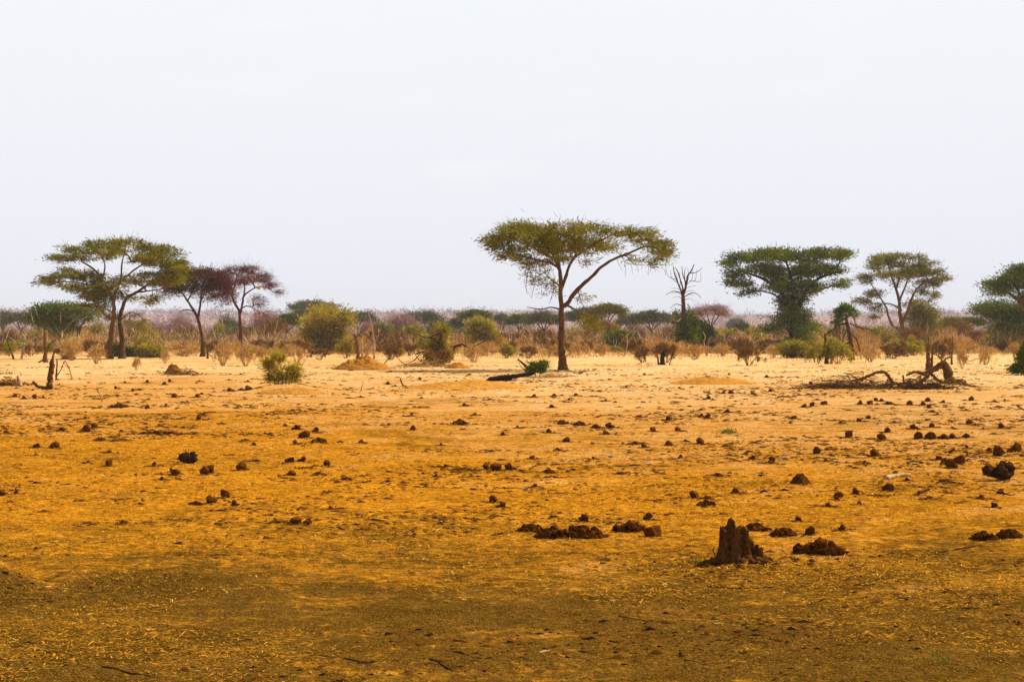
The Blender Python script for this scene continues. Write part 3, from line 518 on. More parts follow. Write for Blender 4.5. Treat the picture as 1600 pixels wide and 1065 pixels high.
BT = [ # cx, top, halfwidth, dist, thickness, leaf, kw
 (4, 490, 16, 420, 15, 'leafhazed', {}, 'grey-green acacia cut off by the left edge of the photo'),
 (33, 491, 24, 380, 15, 'leafhazed', {}, 'small umbrella acacia, second in the distance from the left edge'),
 (285, 494, 24, 330, 24, 'mauve', dict(bare=True, round_=True, bark='barkpale'), 'leafless tree with a bone-white trunk behind the leaning tree'),
 (248, 505, 18, 420, 16, 'mauve', dict(bare=True, round_=True), 'small pinkish leafless tree left of the white-trunked one'),
 (300, 512, 8, 300, 16, 'leafdark', dict(round_=True), 'small round dark green tree touching the leaning trunk from behind'),
 (352, 496, 20, 340, 18, 'leafhazed', dict(round_=True), 'sparse grey-green tree showing between the two leafless-topped trees'),
 (417, 486, 26, 300, 22, 'mauve', dict(bare=True, round_=True), 'round pinkish-grey leafless tree right of the nest tree'),
 (452, 491, 17, 290, 18, 'leafdark', dict(lean=-7), 'dark umbrella tree with a leaning stem left of the bushy yellow-green tree'),
 (490, 473, 32, 420, 9, 'leafhazed', {}, 'tall thin flat-topped acacia rising behind the bushy yellow-green tree'),
 (478, 484, 14, 400, 10, 'leafhazed', {}, 'small grey acacia wedged beneath the tall thin flat-topped one'),
 (560, 490, 26, 400, 16, 'leafhazed', {}, 'hazy acacia right behind the pale dead pole'),
 (598, 494, 14, 260, 28, 'leaf', dict(round_=True), 'narrow yellow-green tree just right of the pale dead pole'),
 (632, 488, 27, 270, 24, 'mauve', dict(bare=True, round_=True), 'dense round grey leafless tree in the centre left'),
 (662, 489, 28, 350, 16, 'leafhazed', {}, 'wide grey-green acacia overlapping the dense leafless tree'),
 (688, 500, 20, 300, 18, 'leafhazed', dict(round_=True), 'rounded grey-green tree behind the fallen black limbs'),
 (716, 498, 18, 370, 16, 'leafhazed', {}, 'pale hazy acacia left of the layered dark one'),
 (742, 486, 25, 340, 12, 'leafdark', {}, 'layered dark green acacia above the leafy bush'),
 (784, 493, 16, 420, 13, 'leafhazed', {}, 'faint small umbrella tree left of the dark spreading one'),
 (812, 493, 19, 320, 13, 'leafdark', {}, 'dark little umbrella tree left of the lone acacia trunk'),
 (850, 489, 30, 300, 16, 'leafhazed', {}, 'broad green acacia seen just left behind the lone trunk'),
 (915, 484, 30, 330, 18, 'leafhazed', {}, 'green acacia right behind the lone trunk'),
 (948, 476, 27, 290, 18, 'leaf', dict(round_=False), 'tall fan-shaped green acacia right of the lone one'),
 (985, 494, 20, 400, 12, 'leafhazed', {}, 'small faint acacia between the fan-shaped and the umbrella one'),
 (1018, 488, 32, 300, 17, 'leafhazed', {}, 'neat umbrella-shaped acacia halfway to the creeper-clad dead tree'),
 (1110, 478, 30, 240, 18, 'mauve', dict(bare=True), 'thin leafless spreading tree right of the creeper-clad dead tree'),
 (1150, 500, 11, 900, 8, 'leafdark', dict(round_=True), 'dark tree clump high on the far ridge'),
 (1158, 508, 16, 300, 10, 'leafhazed', {}, 'small pale acacia with a bushy foot left of the dense dark tree'),
 (1276, 512, 18, 350, 12, 'leafhazed', dict(round_=True), 'hazy round tree right of the dense dark tree'),
 (1352, 516, 22, 330, 12, 'leafhazed', dict(round_=True), 'low grey-green tree behind the tufted dead tree'),
 (1487, 498, 22, 290, 16, 'leaf', {}, 'yellow-green flat acacia in the gap near the right edge'),
 (1515, 498, 19, 300, 8, 'leafdark', {'lean': -10}, 'small leaning dark umbrella tree in the smoky gap near the right edge'),
 (1505, 515, 18, 620, 8, 'leafhazed', {}, 'bluish hazy tree under the leaning dark umbrella one'),
 (580, 505, 18, 330, 16, 'mauve', dict(bare=True, round_=True), 'bare brown tree directly behind the orange termite mound'),
 (765, 505, 14, 330, 18, 'mauve', dict(bare=True, round_=True), 'thin leafless tree right behind the leafy bush'),
 (195, 508, 22, 420, 14, 'mauve', dict(bare=True, round_=True), 'pinkish leafless tree showing right of the twin trunks')]
for i, (cx, top, hw, d, th, leaf, kw, lab) in enumerate(BT):
    kw = dict(kw); nm = 'leafless_tree' if kw.get('bare') else 'acacia_tree'
    umbrella(cx, top, hw, d, th, leaf=leaf, label=lab, seed=i, n=int((1500 + hw * (110 if kw.get('round_') else 90)) * ((2 if kw.get('round_') else .55) if kw.get('bare') else 1)), name=nm, group=G, **kw)
BELT = []
rb = random.Random(12)
for i in range(34):
    cx = 10 + 1590 * (i + rb.uniform(-.4, .4)) / 34; kind = rb.choice(['green', 'green', 'grey', 'bare', 'bare']); top = rb.uniform(502, 524); hw = rb.uniform(13, 26); d = rb.uniform(215, 330)
    o = umbrella(cx, top, hw, d, rb.uniform(10, 17), leaf={'green': 'leafshrub', 'grey': 'leafhazed', 'bare': 'browntwig'}[kind], label='x', seed=100 + i, n=int(hw * 75), bare=kind == 'bare', round_=rb.random() < .75, name={'green': 'thorn_tree', 'grey': 'thorn_tree', 'bare': 'leafless_tree'}[kind], tk=.7)
    BELT.append((o, cx, {'green': 'low green thorn trees', 'grey': 'low grey thorn trees', 'bare': 'low leafless thorn trees'}[kind]))
# bushy trees of the middle distance
plant_tree('bushy_tree', 'bushy yellow-green tree with a pale stem, dark on its shaded right side', 'tree', 508, 190.0,
  [([(500, 552), (502, 530), (500, 510), (498, 495)], 1.6, .7), ([(515, 552), (518, 525), (524, 505), (530, 492)], 2, .8), ([(530, 552), (530, 530), (538, 505)], 1.5, .6), ([(505, 552), (490, 530), (482, 512)], 1.2, .5)],
  [(505, 490, 20, 8, 1, .75), (530, 490, 18, 8, 1, .75), (490, 505, 18, 10, 1, .75), (515, 505, 22, 10, 1, .75), (540, 500, 12, 10), (485, 520, 14, 9), (505, 525, 20, 10), (525, 522, 16, 12), (515, 540, 22, 10), (495, 545, 18, 8, .7)], leaf='leafshrub', nt_=220, nleaf=9500, leaflen=.32, leafw=.11, spread=.36, tint_sd=.24, seed=41, tipr=.014, flat=.8)
plant_tree('bushy_tree', 'upright yellow-green leafy bush behind the fallen black limbs', 'shrub', 752, 195.0,
  [([(752, 551), (750, 530), (745, 510)], 1.5, .6), ([(756, 551), (764, 530), (766, 520)], 1.3, .5)],
  [(745, 506, 12, 6), (755, 512, 14, 8), (765, 525, 14, 10), (750, 528, 16, 9), (765, 542, 14, 8), (775, 550, 12, 5), (740, 518, 10, 7)], leaf='leafshrub', nt_=140, nleaf=5200, leaflen=.30, leafw=.11, spread=.36, tint_sd=.24, seed=42, tipr=.014, flat=.8)
plant_tree('evergreen_bush', 'big dark evergreen bush against the foot of the creeper-clad tree', 'shrub', 1098, 195.0,
  [([(1090, 551), (1090, 530)], 1.6, .8), ([(1105, 551), (1110, 535)], 1.4, .7)], [(1088, 512, 12, 10), (1092, 528, 16, 12), (1108, 538, 16, 10), (1118, 545, 10, 7), (1085, 540, 14, 9), (1097, 520, 10, 9)],
  leaf='leafdark', bark='barkdark', nt_=120, nleaf=11000, leaflen=.30, leafw=.13, seed=43, tipr=.014, flat=.8, tint_sd=.1)
plant_tree('evergreen_bush', 'dark evergreen bush behind the white crooked branch', 'shrub', 966, 200.0,
  [([(966, 551), (964, 535)], 1.4, .8)], [(962, 532, 14, 9), (972, 542, 15, 8), (955, 545, 10, 7), (975, 530, 12, 8)], leaf='leafdark', bark='barkdark', nt_=80, nleaf=6000, leaflen=.32, leafw=.13, seed=44, tipr=.014, flat=.8, tint_sd=.1)
plant_tree('evergreen_bush', 'compact round green bush right of the twin trunks', 'shrub', 236, 152.0,
  [([(236, 559), (236, 550)], 1.2, .6)], [(228, 550, 9, 7), (238, 548, 10, 6), (246, 553, 8, 5), (234, 556, 12, 4)], leaf='leafshrub', bark='barkdark', nt_=70, nleaf=6000, leaflen=.2, leafw=.09, seed=45, tipr=.012, flat=.8)
plant_tree('evergreen_bush', 'low dark green bush filling the space between the twin trunks', 'shrub', 180, 158.0,
  [([(180, 558), (180, 550)], 1.2, .6)], [(178, 550, 9, 5), (206, 552, 9, 5), (194, 553, 12, 4)], leaf='leafdark', bark='barkdark', nt_=60, nleaf=3500, leaflen=.2, leafw=.09, seed=46, tipr=.012, flat=.8)
plant_tree('evergreen_bush', 'leafy bright green bush at the foot of the dense dark tree', 'shrub', 1250, 150.0,
  [([(1250, 559), (1248, 550)], 1.2, .6)], [(1240, 552, 14, 5), (1252, 548, 12, 6), (1262, 553, 12, 5), (1245, 545, 14, 6), (1228, 545, 10, 8, .5)], leaf='leafshrub', bark='bark', nt_=90, nleaf=6500, leaflen=.22, leafw=.09, seed=47, tipr=.012, flat=.8)
plant_tree('evergreen_bush', 'dark bush at the right edge standing nearest the fallen tree', 'shrub', 1598, 88.0,
  [([(1596, 588), (1596, 570)], 1.2, .6), ([(1600, 588), (1600, 560)], 1.5, .7)], [(1592, 578, 10, 5), (1602, 575, 12, 9), (1598, 560, 7, 10), (1606, 548, 8, 12), (1588, 583, 8, 3), (1612, 570, 12, 14)],
  leaf='leafdark', bark='barkdark', nt_=110, nleaf=6500, leaflen=.15, leafw=.06, seed=48, tipr=.008, flat=.8, tint_sd=.1)
plant_tree('leafy_shrub', 'sunlit yellow-green shrub growing on the round earth mound', 'shrub', 440, 64.0 + 2,
  [([(430, 606), (428, 590), (422, 572)], 1.1, .5), ([(440, 606), (442, 585), (438, 566)], 1.2, .5), ([(448, 605), (455, 588), (462, 572)], 1.2, .5), ([(436, 606), (434, 590), (430, 575)], 1, .4), ([(452, 605), (458, 592), (465, 580)], .9, .4), ([(426, 606), (420, 592), (414, 576)], .9, .4), ([(444, 606), (448, 590), (446, 572)], 1, .4)],
  [(420, 570, 9, 8, 1, .8), (436, 560, 10, 7, 1, .8), (430, 582, 9, 7, 1, .8), (447, 580, 8, 8, 1, .8), (460, 576, 7, 8, 1, .8), (440, 592, 10, 6, .8), (456, 590, 8, 6, .8), (424, 592, 6, 6, .7), (465, 585, 4, 6, .6)], leaf='leafshrub', bark='drytwig', nt_=230, nleaf=2000, leaflen=.13, leafw=.045, tint_sd=.28, spread=.3, seed=49, tipr=.007, flat=.8, crown_name='foliage')

# ------------------------------------------------------------------ bushes of the scrub line
def bush_proto(kind, seed, label):
    rs = np.random.RandomState(seed); st = MB(); fo = MB(); H = 1.0; global R
    segsA, segsB, ra, rb, tips = [], [], [], [], []
    def grow(p, d_, L, r, lv):
        q = p + d_ * L; segsA.append(p); segsB.append(q); ra.append(r); rb.append(r * .7)
        if lv == 0: tips.append((q, d_)); return
        for k in range(rs.randint(2, 4)):
            nd = unit(d_ + rs.normal(size=3) * .42 + np.array([0, 0, .12])); grow(q, nd, L * rs.uniform(.6, .85), r * .62, lv - 1)
    for k in range({'dry': 15, 'green': 9, 'brown': 10}[kind]):
        a = rs.uniform(0, 6.28); w = rs.uniform(.15, 1.1); d0 = unit(np.array([math.cos(a) * w, math.sin(a) * w, 1.0]))
        grow(np.array([math.cos(a) * .06, math.sin(a) * .06, -.05]), d0, rs.uniform(.25, .42), .024, 3)
    prisms(st, segsA, segsB, np.array(ra), np.array(rb), 3, rs.uniform(.2, .8, len(segsA)))
    tp = np.array([t[0] for t in tips]); td = np.array([t[1] for t in tips])
    n = {'dry': 1000, 'green': 3000, 'brown': 1900}[kind]; ii = rs.randint(0, len(tp), n)
    R_, R = R, rs
    if kind == 'green': slivers(fo, tp[ii] + rs.normal(size=(n, 3)) * .10, unit(rs.normal(size=(n, 3))), .09, .05, np.clip(rs.normal(.5, .22, n), 0, 1))
    else: slivers(fo, tp[ii] - td[ii] * .05 + rs.normal(size=(n, 3)) * .05, unit(td[ii] + rs.normal(size=(n, 3)) * .5), .26 if kind == 'dry' else .18, .024 if kind == 'dry' else .034, np.clip(rs.normal(.5, .38, n), 0, 1))
    R = R_
    root = empty({'dry': 'dry_bush', 'green': 'green_bush', 'brown': 'brown_bush'}[kind], (0, -500, 0), label, 'bush')
    st.build('stems', M[{'dry': 'drytwig', 'green': 'browntwig', 'brown': 'browntwig'}[kind]], root)
    fo.build('foliage' if kind == 'green' else 'twigs', M[{'dry': 'drytwig', 'green': 'leafshrub', 'brown': 'browntwig'}[kind]], root)
    return root
LBL = {'dry': 'straw-coloured leafless bush in the scrub line below the trees', 'green': 'olive-leaved bush in the scrub line below the trees', 'brown': 'rusty brown twiggy bush in the scrub line below the trees'}
GRP = {'dry': 'straw-coloured bushes of the scrub line', 'green': 'olive bushes of the scrub line', 'brown': 'rusty bushes of the scrub line'}
PRO = {k: [bush_proto(k, 60 + i * 7 + j, LBL[k]) for j in range(3)] for i, k in enumerate(('dry', 'green', 'brown'))}
USED = set()
LM = [(60, 'near the left edge'), (165, 'left of the twin-trunked acacia'), (300, 'between twin trunks and leaning tree'), (400, 'by the leaning tree and nest tree'), (550, 'left of the orange termite mound'),
      (700, 'between earth mound and fallen limbs'), (870, 'left of the lone acacia trunk'), (1050, 'right of the lone acacia trunk'), (1200, 'left of the dense dark tree'), (1350, 'around the dense dark tree'), (1480, 'below the open airy acacia'), (9999, 'near the right edge')]
def where(x): return next(t for (a, t) in LM if x < a)
SEC = [(150, 'at the far left'), (350, 'on the left'), (550, 'left of centre'), (750, 'centre left'), (900, 'at the centre'), (1050, 'centre right'), (1250, 'right of centre'), (1450, 'on the right'), (9999, 'at the far right')]
ORD = ['first', 'second', 'third', 'fourth', 'fifth', 'sixth', 'seventh', 'eighth', 'ninth', 'tenth', 'eleventh', 'twelfth', 'thirteenth', 'fourteenth', 'fifteenth', 'sixteenth', 'seventeenth', 'eighteenth', 'nineteenth', 'twentieth'] + ['last'] * 40
SHARE = {}
def share(o, x, noun, place, group): SHARE.setdefault((noun, place), []).append((x, o)); o['group'] = group
def small_label(k, x, y):
    n_ = {'ball': 'small dung ball', 'wedge': 'small angular dung lump', 'pile': 'small crumbled dung heap'}[k]
    n_ = {'ball': 'dung balls', 'wedge': 'dung lumps', 'pile': 'dung heaps'}[k]
    if y < 640: return 'small ' + n_, 'far pale sand ' + where(x), 'small dung on the far pale sand'
    t = next(t for (a, t) in SEC if x < a)
    if y < 690: return 'small ' + n_, 'sandy middle ground ' + t, 'small dung on the sandy middle ground'
    if y < 790: return 'small ' + n_, 'orange middle ground ' + t, 'small dung on the orange middle ground'
    return 'small ' + n_, 'darker foreground soil ' + t, 'small dung on the darker foreground soil'
def bush(kind, px, py, wpx, hpx, label=None, group=None):
    d = dist(py); s = d / F; x = (px - CX) * s; p = random.choice(PRO[kind]); z = hg(x, d) - .02
    sc = (wpx * s / 1.7, wpx * s / 1.7, hpx * s / 1.25); rz = random.uniform(0, 6.28)
    l = label or {'dry': 'straw-coloured leafless bush, ', 'green': 'olive-leaved bush, ', 'brown': 'rusty twiggy bush, '}[kind] + where(px); g = group or (None if label else GRP[kind])
    if id(p) not in USED:
        USED.add(id(p)); p.location = (x, d, z); p.rotation_euler = (0, 0, rz); p.scale = sc; p['label'] = l
        if g: p['group'] = g
        return p
    r = dup(p, (x, d, z), rz, sc, l)
    if g: r['group'] = g
    elif 'group' in r: del r['group']
    return r
for (k, x, y, w, h, l) in [
  ('dry', 150, 569, 34, 38, 'fan-shaped straw-yellow bush just left of the twin trunks'), ('dry', 112, 563, 40, 40, 'wide straw-yellow bush behind the broken grey trunk on the left'),
  ('dry', 348, 571, 38, 48, 'tall straw-yellow bush with bare upright stems beside the leaning trunk'), ('dry', 384, 572, 38, 42, 'broad straw-yellow bush below the nest tree'), ('dry', 408, 565, 24, 30, 'smaller straw-yellow bush right of the one below the nest tree'),
  ('dry', 213, 579, 16, 28, 'spindly leafless sapling standing alone on the sand in front of the round green bush'), ('dry', 258, 568, 18, 26, 'thin upright straw bush right of the round green bush'),
  ('brown', 1169, 571, 46, 42, 'rounded rusty bush on a single short stem, left of the dense dark tree'), ('brown', 1040, 566, 46, 38, 'arched mauve-brown bush over the dark stump'), ('brown', 1003, 566, 26, 38, 'narrow brown leafy bush left of the arched one'),
  ('dry', 1503, 576, 22, 40, 'upright straw bush right of the twisted stump'), ('dry', 1540, 570, 26, 26, 'low straw bush near the right edge beside a pale curved branch'), ('brown', 1395, 560, 50, 34, 'wide brown bush at the foot of the open airy acacia'),
  ('green', 1310, 568, 50, 44, 'olive bush around the foot of the tufted dead tree'), ('green', 1275, 566, 34, 34, 'olive bush left of the two pale posts'), ('green', 790, 559, 38, 26, 'soft grey-green bush left of the lone acacia, beyond the log'),
  ('brown', 826, 560, 30, 26, 'brown bush beyond the burnt log'), ('dry', 905, 556, 30, 26, 'straw bush just right of the lone trunk'), ('dry', 740, 566, 34, 34, 'straw bush under the black horizontal limb'),
  ('brown', 610, 562, 44, 36, 'orange-brown bush right of the termite mound'), ('green', 620, 558, 24, 24, 'round olive bush behind the orange-brown one'), ('green', 540, 560, 30, 36, 'olive bush left of the orange termite mound'),
  ('green', 15, 556, 36, 26, 'bright olive bush near the left edge'), ('brown', 48, 556, 34, 24, 'dark brown bush beside the left broken trunk'), ('dry', 1085, 562, 36, 30, 'straw bush before the big dark evergreen bush'),
  ('dry', 1130, 556, 30, 24, 'straw bush between the evergreen bush and the rounded rusty bush'), ('dry', 1360, 566, 40, 26, 'golden dry bush right of the tufted dead tree'), ('brown', 685, 570, 40, 34, 'dark brown bush caught among the fallen black limbs'),
  ('dry', 465, 566, 26, 30, 'straw bush behind the mound shrub'), ('brown', 500, 562, 40, 24, 'rusty bush under the bushy yellow-green tree'), ('brown', 1470, 560, 40, 40, 'tall tangled brown bush behind the twisted stump'),
  ('dry', 1210, 558, 30, 24, 'straw bush left of the leafy bright green bush'), ('dry', 870, 556, 30, 22, 'straw bush behind the lone trunk base'), ('dry', 940, 556, 34, 24, 'straw bush left of the white crooked branch')]:
    bush(k, x, y, w, h, l)
for i in range(215):
    x = -10 + 1630 * (i + random.uniform(-.4, .4)) / 215; y = random.uniform(541, 557); k = random.choice(['dry', 'dry', 'brown', 'brown', 'green'])
    _b = bush(k, x, y, random.uniform(20, 56), random.uniform(12, 36) * (1.0 if y > 547 else 1.2))
    share(_b, x, {'dry': 'straw-coloured leafless bushes', 'green': 'olive-leaved bushes', 'brown': 'rusty twiggy bushes'}[k], where(x), GRP[k])

# ------------------------------------------------------------------ dead wood traced limb by limb
def deadwood(name, label, cat, d, limbs, bark='bark', root_px=None, tw=0, seed=0, twm=None, group=None, part='trunk'):
    """limbs: list of (points(px,py[,dz]), r0, r1) ; first is the trunk, others are branches, each its own part"""
    rs = np.random.RandomState(seed + 77); s = d / F; bx = (root_px if root_px is not None else limbs[0][0][0][0]); X = (bx - CX) * s; z0 = hg(X, d); O = np.array([X, d, z0])
    root = empty(name, O, label, cat, group); tips = []
    for li, (pts, r0, r1) in enumerate(limbs):
        P = np.array([ppt(p, d) for p in pts]); 
        if li == 0 and P[0][2] < z0 + .3: P[0][2] = z0 - .08
        mb = MB(); Q = smooth_path(P, 7); t = np.linspace(0, 1, len(Q)); rr = (r0 * (1 - t) + r1 * t) * s
        if li == 0 and abs(P[0][2] - z0) < .2 and abs(P[1][2] - P[0][2]) > abs(P[1][0] - P[0][0]) * .5: rr = rr * (1 + .5 * np.exp(-t * 7))
        Q = Q + rs.normal(size=Q.shape) * (rr * .12)[:, None]
        tube(mb, Q, rr, k=10 if r0 > 1.5 else 6, rough=.28, seed=seed + li * 3, tint=rs.uniform(.35, .65))
        mb.build(part if li == 0 else 'branch', M[bark], root, smooth=True, origin=O)
        for k in range(3, len(Q)): tips.append((Q[k], unit(Q[min(k + 1, len(Q) - 1)] - Q[k - 1])))
    if tw:
        mb = MB(); n = tw; ii = rs.randint(0, len(tips), n); P = np.array([tips[i][0] for i in ii]); D = np.array([tips[i][1] for i in ii])
        A = P; Dv = unit(D * .6 + rs.normal(size=(n, 3)) * .7); L = rs.uniform(3, 12, n)[:, None] * s; B = A + Dv * L; B[:, 2] = np.maximum(B[:, 2], z0 + .01)
        prisms(mb, A, B, .35 * s, .12 * s, 3, rs.uniform(.2, .8, n)); C = B + unit(Dv + rs.normal(size=(n, 3)) * .6) * L * .6; C[:, 2] = np.maximum(C[:, 2], z0 + .01)
        prisms(mb, B, C, .2 * s, .08 * s, 3, rs.uniform(.2, .8, n)); mb.build('twigs', M[twm or 'browntwig'], root, origin=O)
    return root
deadwood('dead_tree', 'broken grey upright trunk with dark side branches, far left', 'dead tree', dist(566), [([(71, 568), (71, 550), (70, 530), (70, 518)], 3.2, 2.0), ([(72, 545), (77, 538), (82, 533), (92, 527)], 1.1, .4), ([(73, 552), (80, 535), (88, 540), (94, 543)], 1.0, .4), ([(68, 562), (60, 566), (51, 571)], 1.4, .6)], seed=1, tw=14)
deadwood('tree_stump', 'rugged upright stump with an arm reaching low to the left, on the pale sand', 'stump', dist(610), [([(78, 611), (78, 600), (79, 585), (81, 570), (80, 564)], 5.0, 3.4), ([(76, 608), (66, 605), (58, 603), (52, 596)], 3.0, 1.8), ([(82, 565), (84, 552), (88, 547), (94, 545)], 1.8, .9)], seed=2, bark='bark')
deadwood('fallen_branch', 'thin broken stem bent over to the right, beside the rugged stump', 'dead branch', dist(594), [([(88, 595), (88, 585), (89, 570), (89, 560)], 1.6, .9), ([(88, 588), (95, 578), (101, 564), (108, 576), (113, 592)], .9, .5), ([(88, 592), (96, 595)], 1.3, .8), ([(100, 566), (104, 572), (110, 574)], .6, .3)], seed=3, tw=10)
deadwood('tree_stump', 'short pale broken stub near the left edge', 'stump', dist(604), [([(30, 605), (30, 596), (27, 587)], 4.2, 1.6)], bark='barkpale', seed=4)
deadwood('fallen_branch', 'crooked dark stem leaning at the far left edge of the scrub', 'dead branch', dist(561), [([(22, 560), (17, 548), (13, 538), (11, 527)], 1.3, .7)], seed=5, tw=10)
deadwood('fallen_branch', 'stick leaning upright out of the sand, left side', 'stick', dist(626), [([(161, 626), (157, 618), (153, 611), (153, 605)], 1.0, 1.4)], bark='barkpale', seed=6)
deadwood('dead_tree', 'twisted dark stump with a forked top behind the left bushes', 'dead tree', dist(560), [([(34, 561), (36, 548), (38, 536)], 1.8, 1.2), ([(38, 540), (30, 541), (22, 546)], 1.0, .5), ([(37, 548), (42, 558)], .9, .5)], seed=7, tw=12, bark='barkpale')
deadwood('dead_tree', 'thin grey pole with side twigs right of the leaning trunk', 'dead tree', dist(560), [([(325, 561), (324, 548), (326, 540), (334, 536)], 1.5, .9), ([(324, 552), (330, 556), (333, 562)], .9, .5)], seed=8, tw=8, bark='bark')
deadwood('dead_tree', 'tall pale bleached dead pole beside the orange termite mound', 'dead tree', dist(570), [([(584, 573), (584, 560), (585, 545), (584, 530), (581, 512), (579, 500), (575, 488)], 1.7, .5), ([(579, 503), (582, 499)], .8, .4), ([(584, 545), (580, 547), (575, 547)], 1.3, .9)], bark='barkpale', seed=9, tw=6, twm='drytwig')
deadwood('dead_tree', 'orange-brown broken trunk with a raised right branch, behind the termite mound', 'dead tree', dist(561), [([(559, 562), (559, 545), (557, 530), (553, 522)], 2.4, 1.7), ([(557, 527), (566, 518), (573, 510)], 1.0, .4), ([(555, 527), (548, 534), (544, 538)], .9, .4)], seed=10, tw=14)
deadwood('dead_tree', 'short thick orange stub standing on the termite mound', 'stump', dist(567), [([(567, 568), (566, 550), (565, 533)], 2.2, 1.5)], bark='barkpale', seed=11)
deadwood('fallen_tree', 'tangle of black fallen limbs arching over straw grass, centre left', 'fallen tree', dist(569), [([(694, 571), (690, 560), (690, 548), (686, 538), (680, 530), (672, 527)], 1.8, 1.2), ([(686, 537), (690, 525), (687, 513)], 1.4, .6), ([(673, 527), (663, 527), (652, 522)], 1.2, .5), ([(687, 546), (675, 545), (663, 549), (650, 553)], 1.8, .9),
   ([(684, 566), (676, 568), (668, 570)], 1.2, .7), ([(690, 552), (684, 560), (680, 568)], 1.1, .6), ([(656, 553), (648, 562), (640, 566)], .8, .4), ([(672, 527), (680, 523), (688, 521)], .9, .5), ([(648, 553), (655, 562), (665, 568)], .7, .4), ([(622, 560), (632, 568), (650, 570), (668, 569)], .7, .5)], bark='barkdark', seed=12, tw=60)
deadwood('fallen_tree', 'black horizontal limb propped up at knee height with an upright snag', 'fallen tree', dist(562), [([(707, 563), (708, 550), (712, 541), (720, 540)], 1.6, 1.3), ([(714, 540), (722, 538), (730, 542), (742, 540), (752, 535), (761, 531)], 1.4, .5), ([(728, 541), (727, 530), (727, 523)], .8, .4), ([(712, 541), (702, 541), (694, 544)], 1.2, .7), ([(726, 542), (726, 554)], .7, .5)], bark='barkdark', seed=13, tw=26)
deadwood('fallen_branch', 'slim dark branch raised diagonally from the sand, right of the pale pole', 'dead branch', dist(570), [([(597, 569), (604, 564), (610, 557)], .9, .4), ([(590, 570), (600, 569), (612, 575)], .6, .3)], bark='barkdark', seed=14, tw=8)
deadwood('fallen_branch', 'white crooked branch in front of the dark evergreen bush', 'dead branch', dist(556), [([(975, 556), (979, 545), (980, 533), (979, 524)], 1.1, .8), ([(980, 536), (987, 526), (994, 518), (1000, 512)], .7, .3), ([(975, 556), (968, 551), (960, 546)], .8, .4)], bark='barkpale', seed=15, tw=6, twm='drytwig')
deadwood('fallen_branch', 'white crooked double stem before the big evergreen bush', 'dead branch', dist(556), [([(1104, 557), (1103, 545), (1100, 535), (1102, 526), (1098, 518)], 1.0, .6), ([(1105, 556), (1106, 542), (1108, 530)], .9, .5)], bark='barkpale', seed=16)
deadwood('tree_stump', 'squat dark double stump under the arched bush', 'stump', dist(573), [([(1036, 574), (1035, 562), (1037, 552), (1041, 545)], 4.0, 2.2), ([(1030, 573), (1028, 562), (1028, 557)], 1.6, 1.0), ([(1045, 573), (1049, 560), (1053, 548)], .9, .5)], bark='barkdark', seed=17, tw=26)
deadwood('dead_tree', 'left one of the two pale posts left of the tufted dead tree', 'dead tree', dist(568), [([(1292, 570), (1291, 550), (1290, 535), (1289, 521)], 2.4, 1.7), ([(1290, 530), (1283, 523), (1278, 517)], .8, .4), ([(1290, 545), (1284, 556), (1278, 568)], 1.2, .7)], bark='bark', seed=18, tw=22)
deadwood('dead_tree', 'right one of the two pale posts left of the tufted dead tree', 'dead tree', dist(568), [([(1299, 570), (1300, 550), (1300, 528)], 1.7, 1.2)], bark='barkpale', seed=19)
t_ = deadwood('dead_tree', 'broken tree with a bright green tuft on top and drooping bare limbs', 'dead tree', dist(562), [([(1332, 564), (1331, 548), (1329, 532), (1326, 515), (1323, 503), (1322, 492)], 3.6, 2.0), ([(1323, 505), (1310, 508), (1300, 516), (1290, 524)], 2.0, .7), ([(1324, 494), (1332, 493), (1335, 500), (1337, 507), (1345, 511)], 1.1, .6),
    ([(1328, 505), (1338, 510), (1348, 514), (1351, 519)], 1.2, .5), ([(1342, 511), (1355, 514), (1364, 516)], .8, .4), ([(1364, 516), (1370, 513)], .8, .4), ([(1330, 522), (1338, 530), (1343, 545), (1346, 566)], 1.1, .7), ([(1328, 534), (1320, 538), (1312, 545)], 1.3, .6), ([(1322, 497), (1314, 500), (1306, 508)], 1.6, .6), ([(1312, 506), (1312, 514)], 1.2, .7)], bark='barkred', seed=20, tw=40)
mb = MB(); rs = np.random.RandomState(5); n = 1500; d_ = dist(562); c0 = ppt((1320, 490), d_); cc = np.array([ppt(p, d_) for p in [(1314, 488), (1320, 483), (1326, 486), (1312, 496), (1332, 490), (1308, 503)]]); ii = rs.choice(6, n, p=[.25, .28, .22, .1, .08, .07])
P = cc[ii] + rs.normal(size=(n, 3)) * 4 * d_ / F * np.array([1, 1, .8]); slivers(mb, P, unit(P - c0 + rs.normal(size=(n, 3)) * .2 + np.array([0, 0, .1])), .28, .08, np.clip(rs.normal(.6, .2, n), 0, 1))
mb.build('green_tuft', M['green'], t_, origin=np.array(t_.location))
deadwood('dead_tree', 'short white bleached stem right of the tufted dead tree', 'dead tree', dist(556), [([(1359, 558), (1359, 545), (1358, 535), (1357, 524)], 1.2, .9)], bark='barkpale', seed=21)
deadwood('fallen_branch', 'small pale hooked branch rising from the bush below the airy acacia', 'dead branch', dist(560), [([(1374, 552), (1379, 548), (1381, 540)], .8, .4)], bark='barkpale', seed=22)
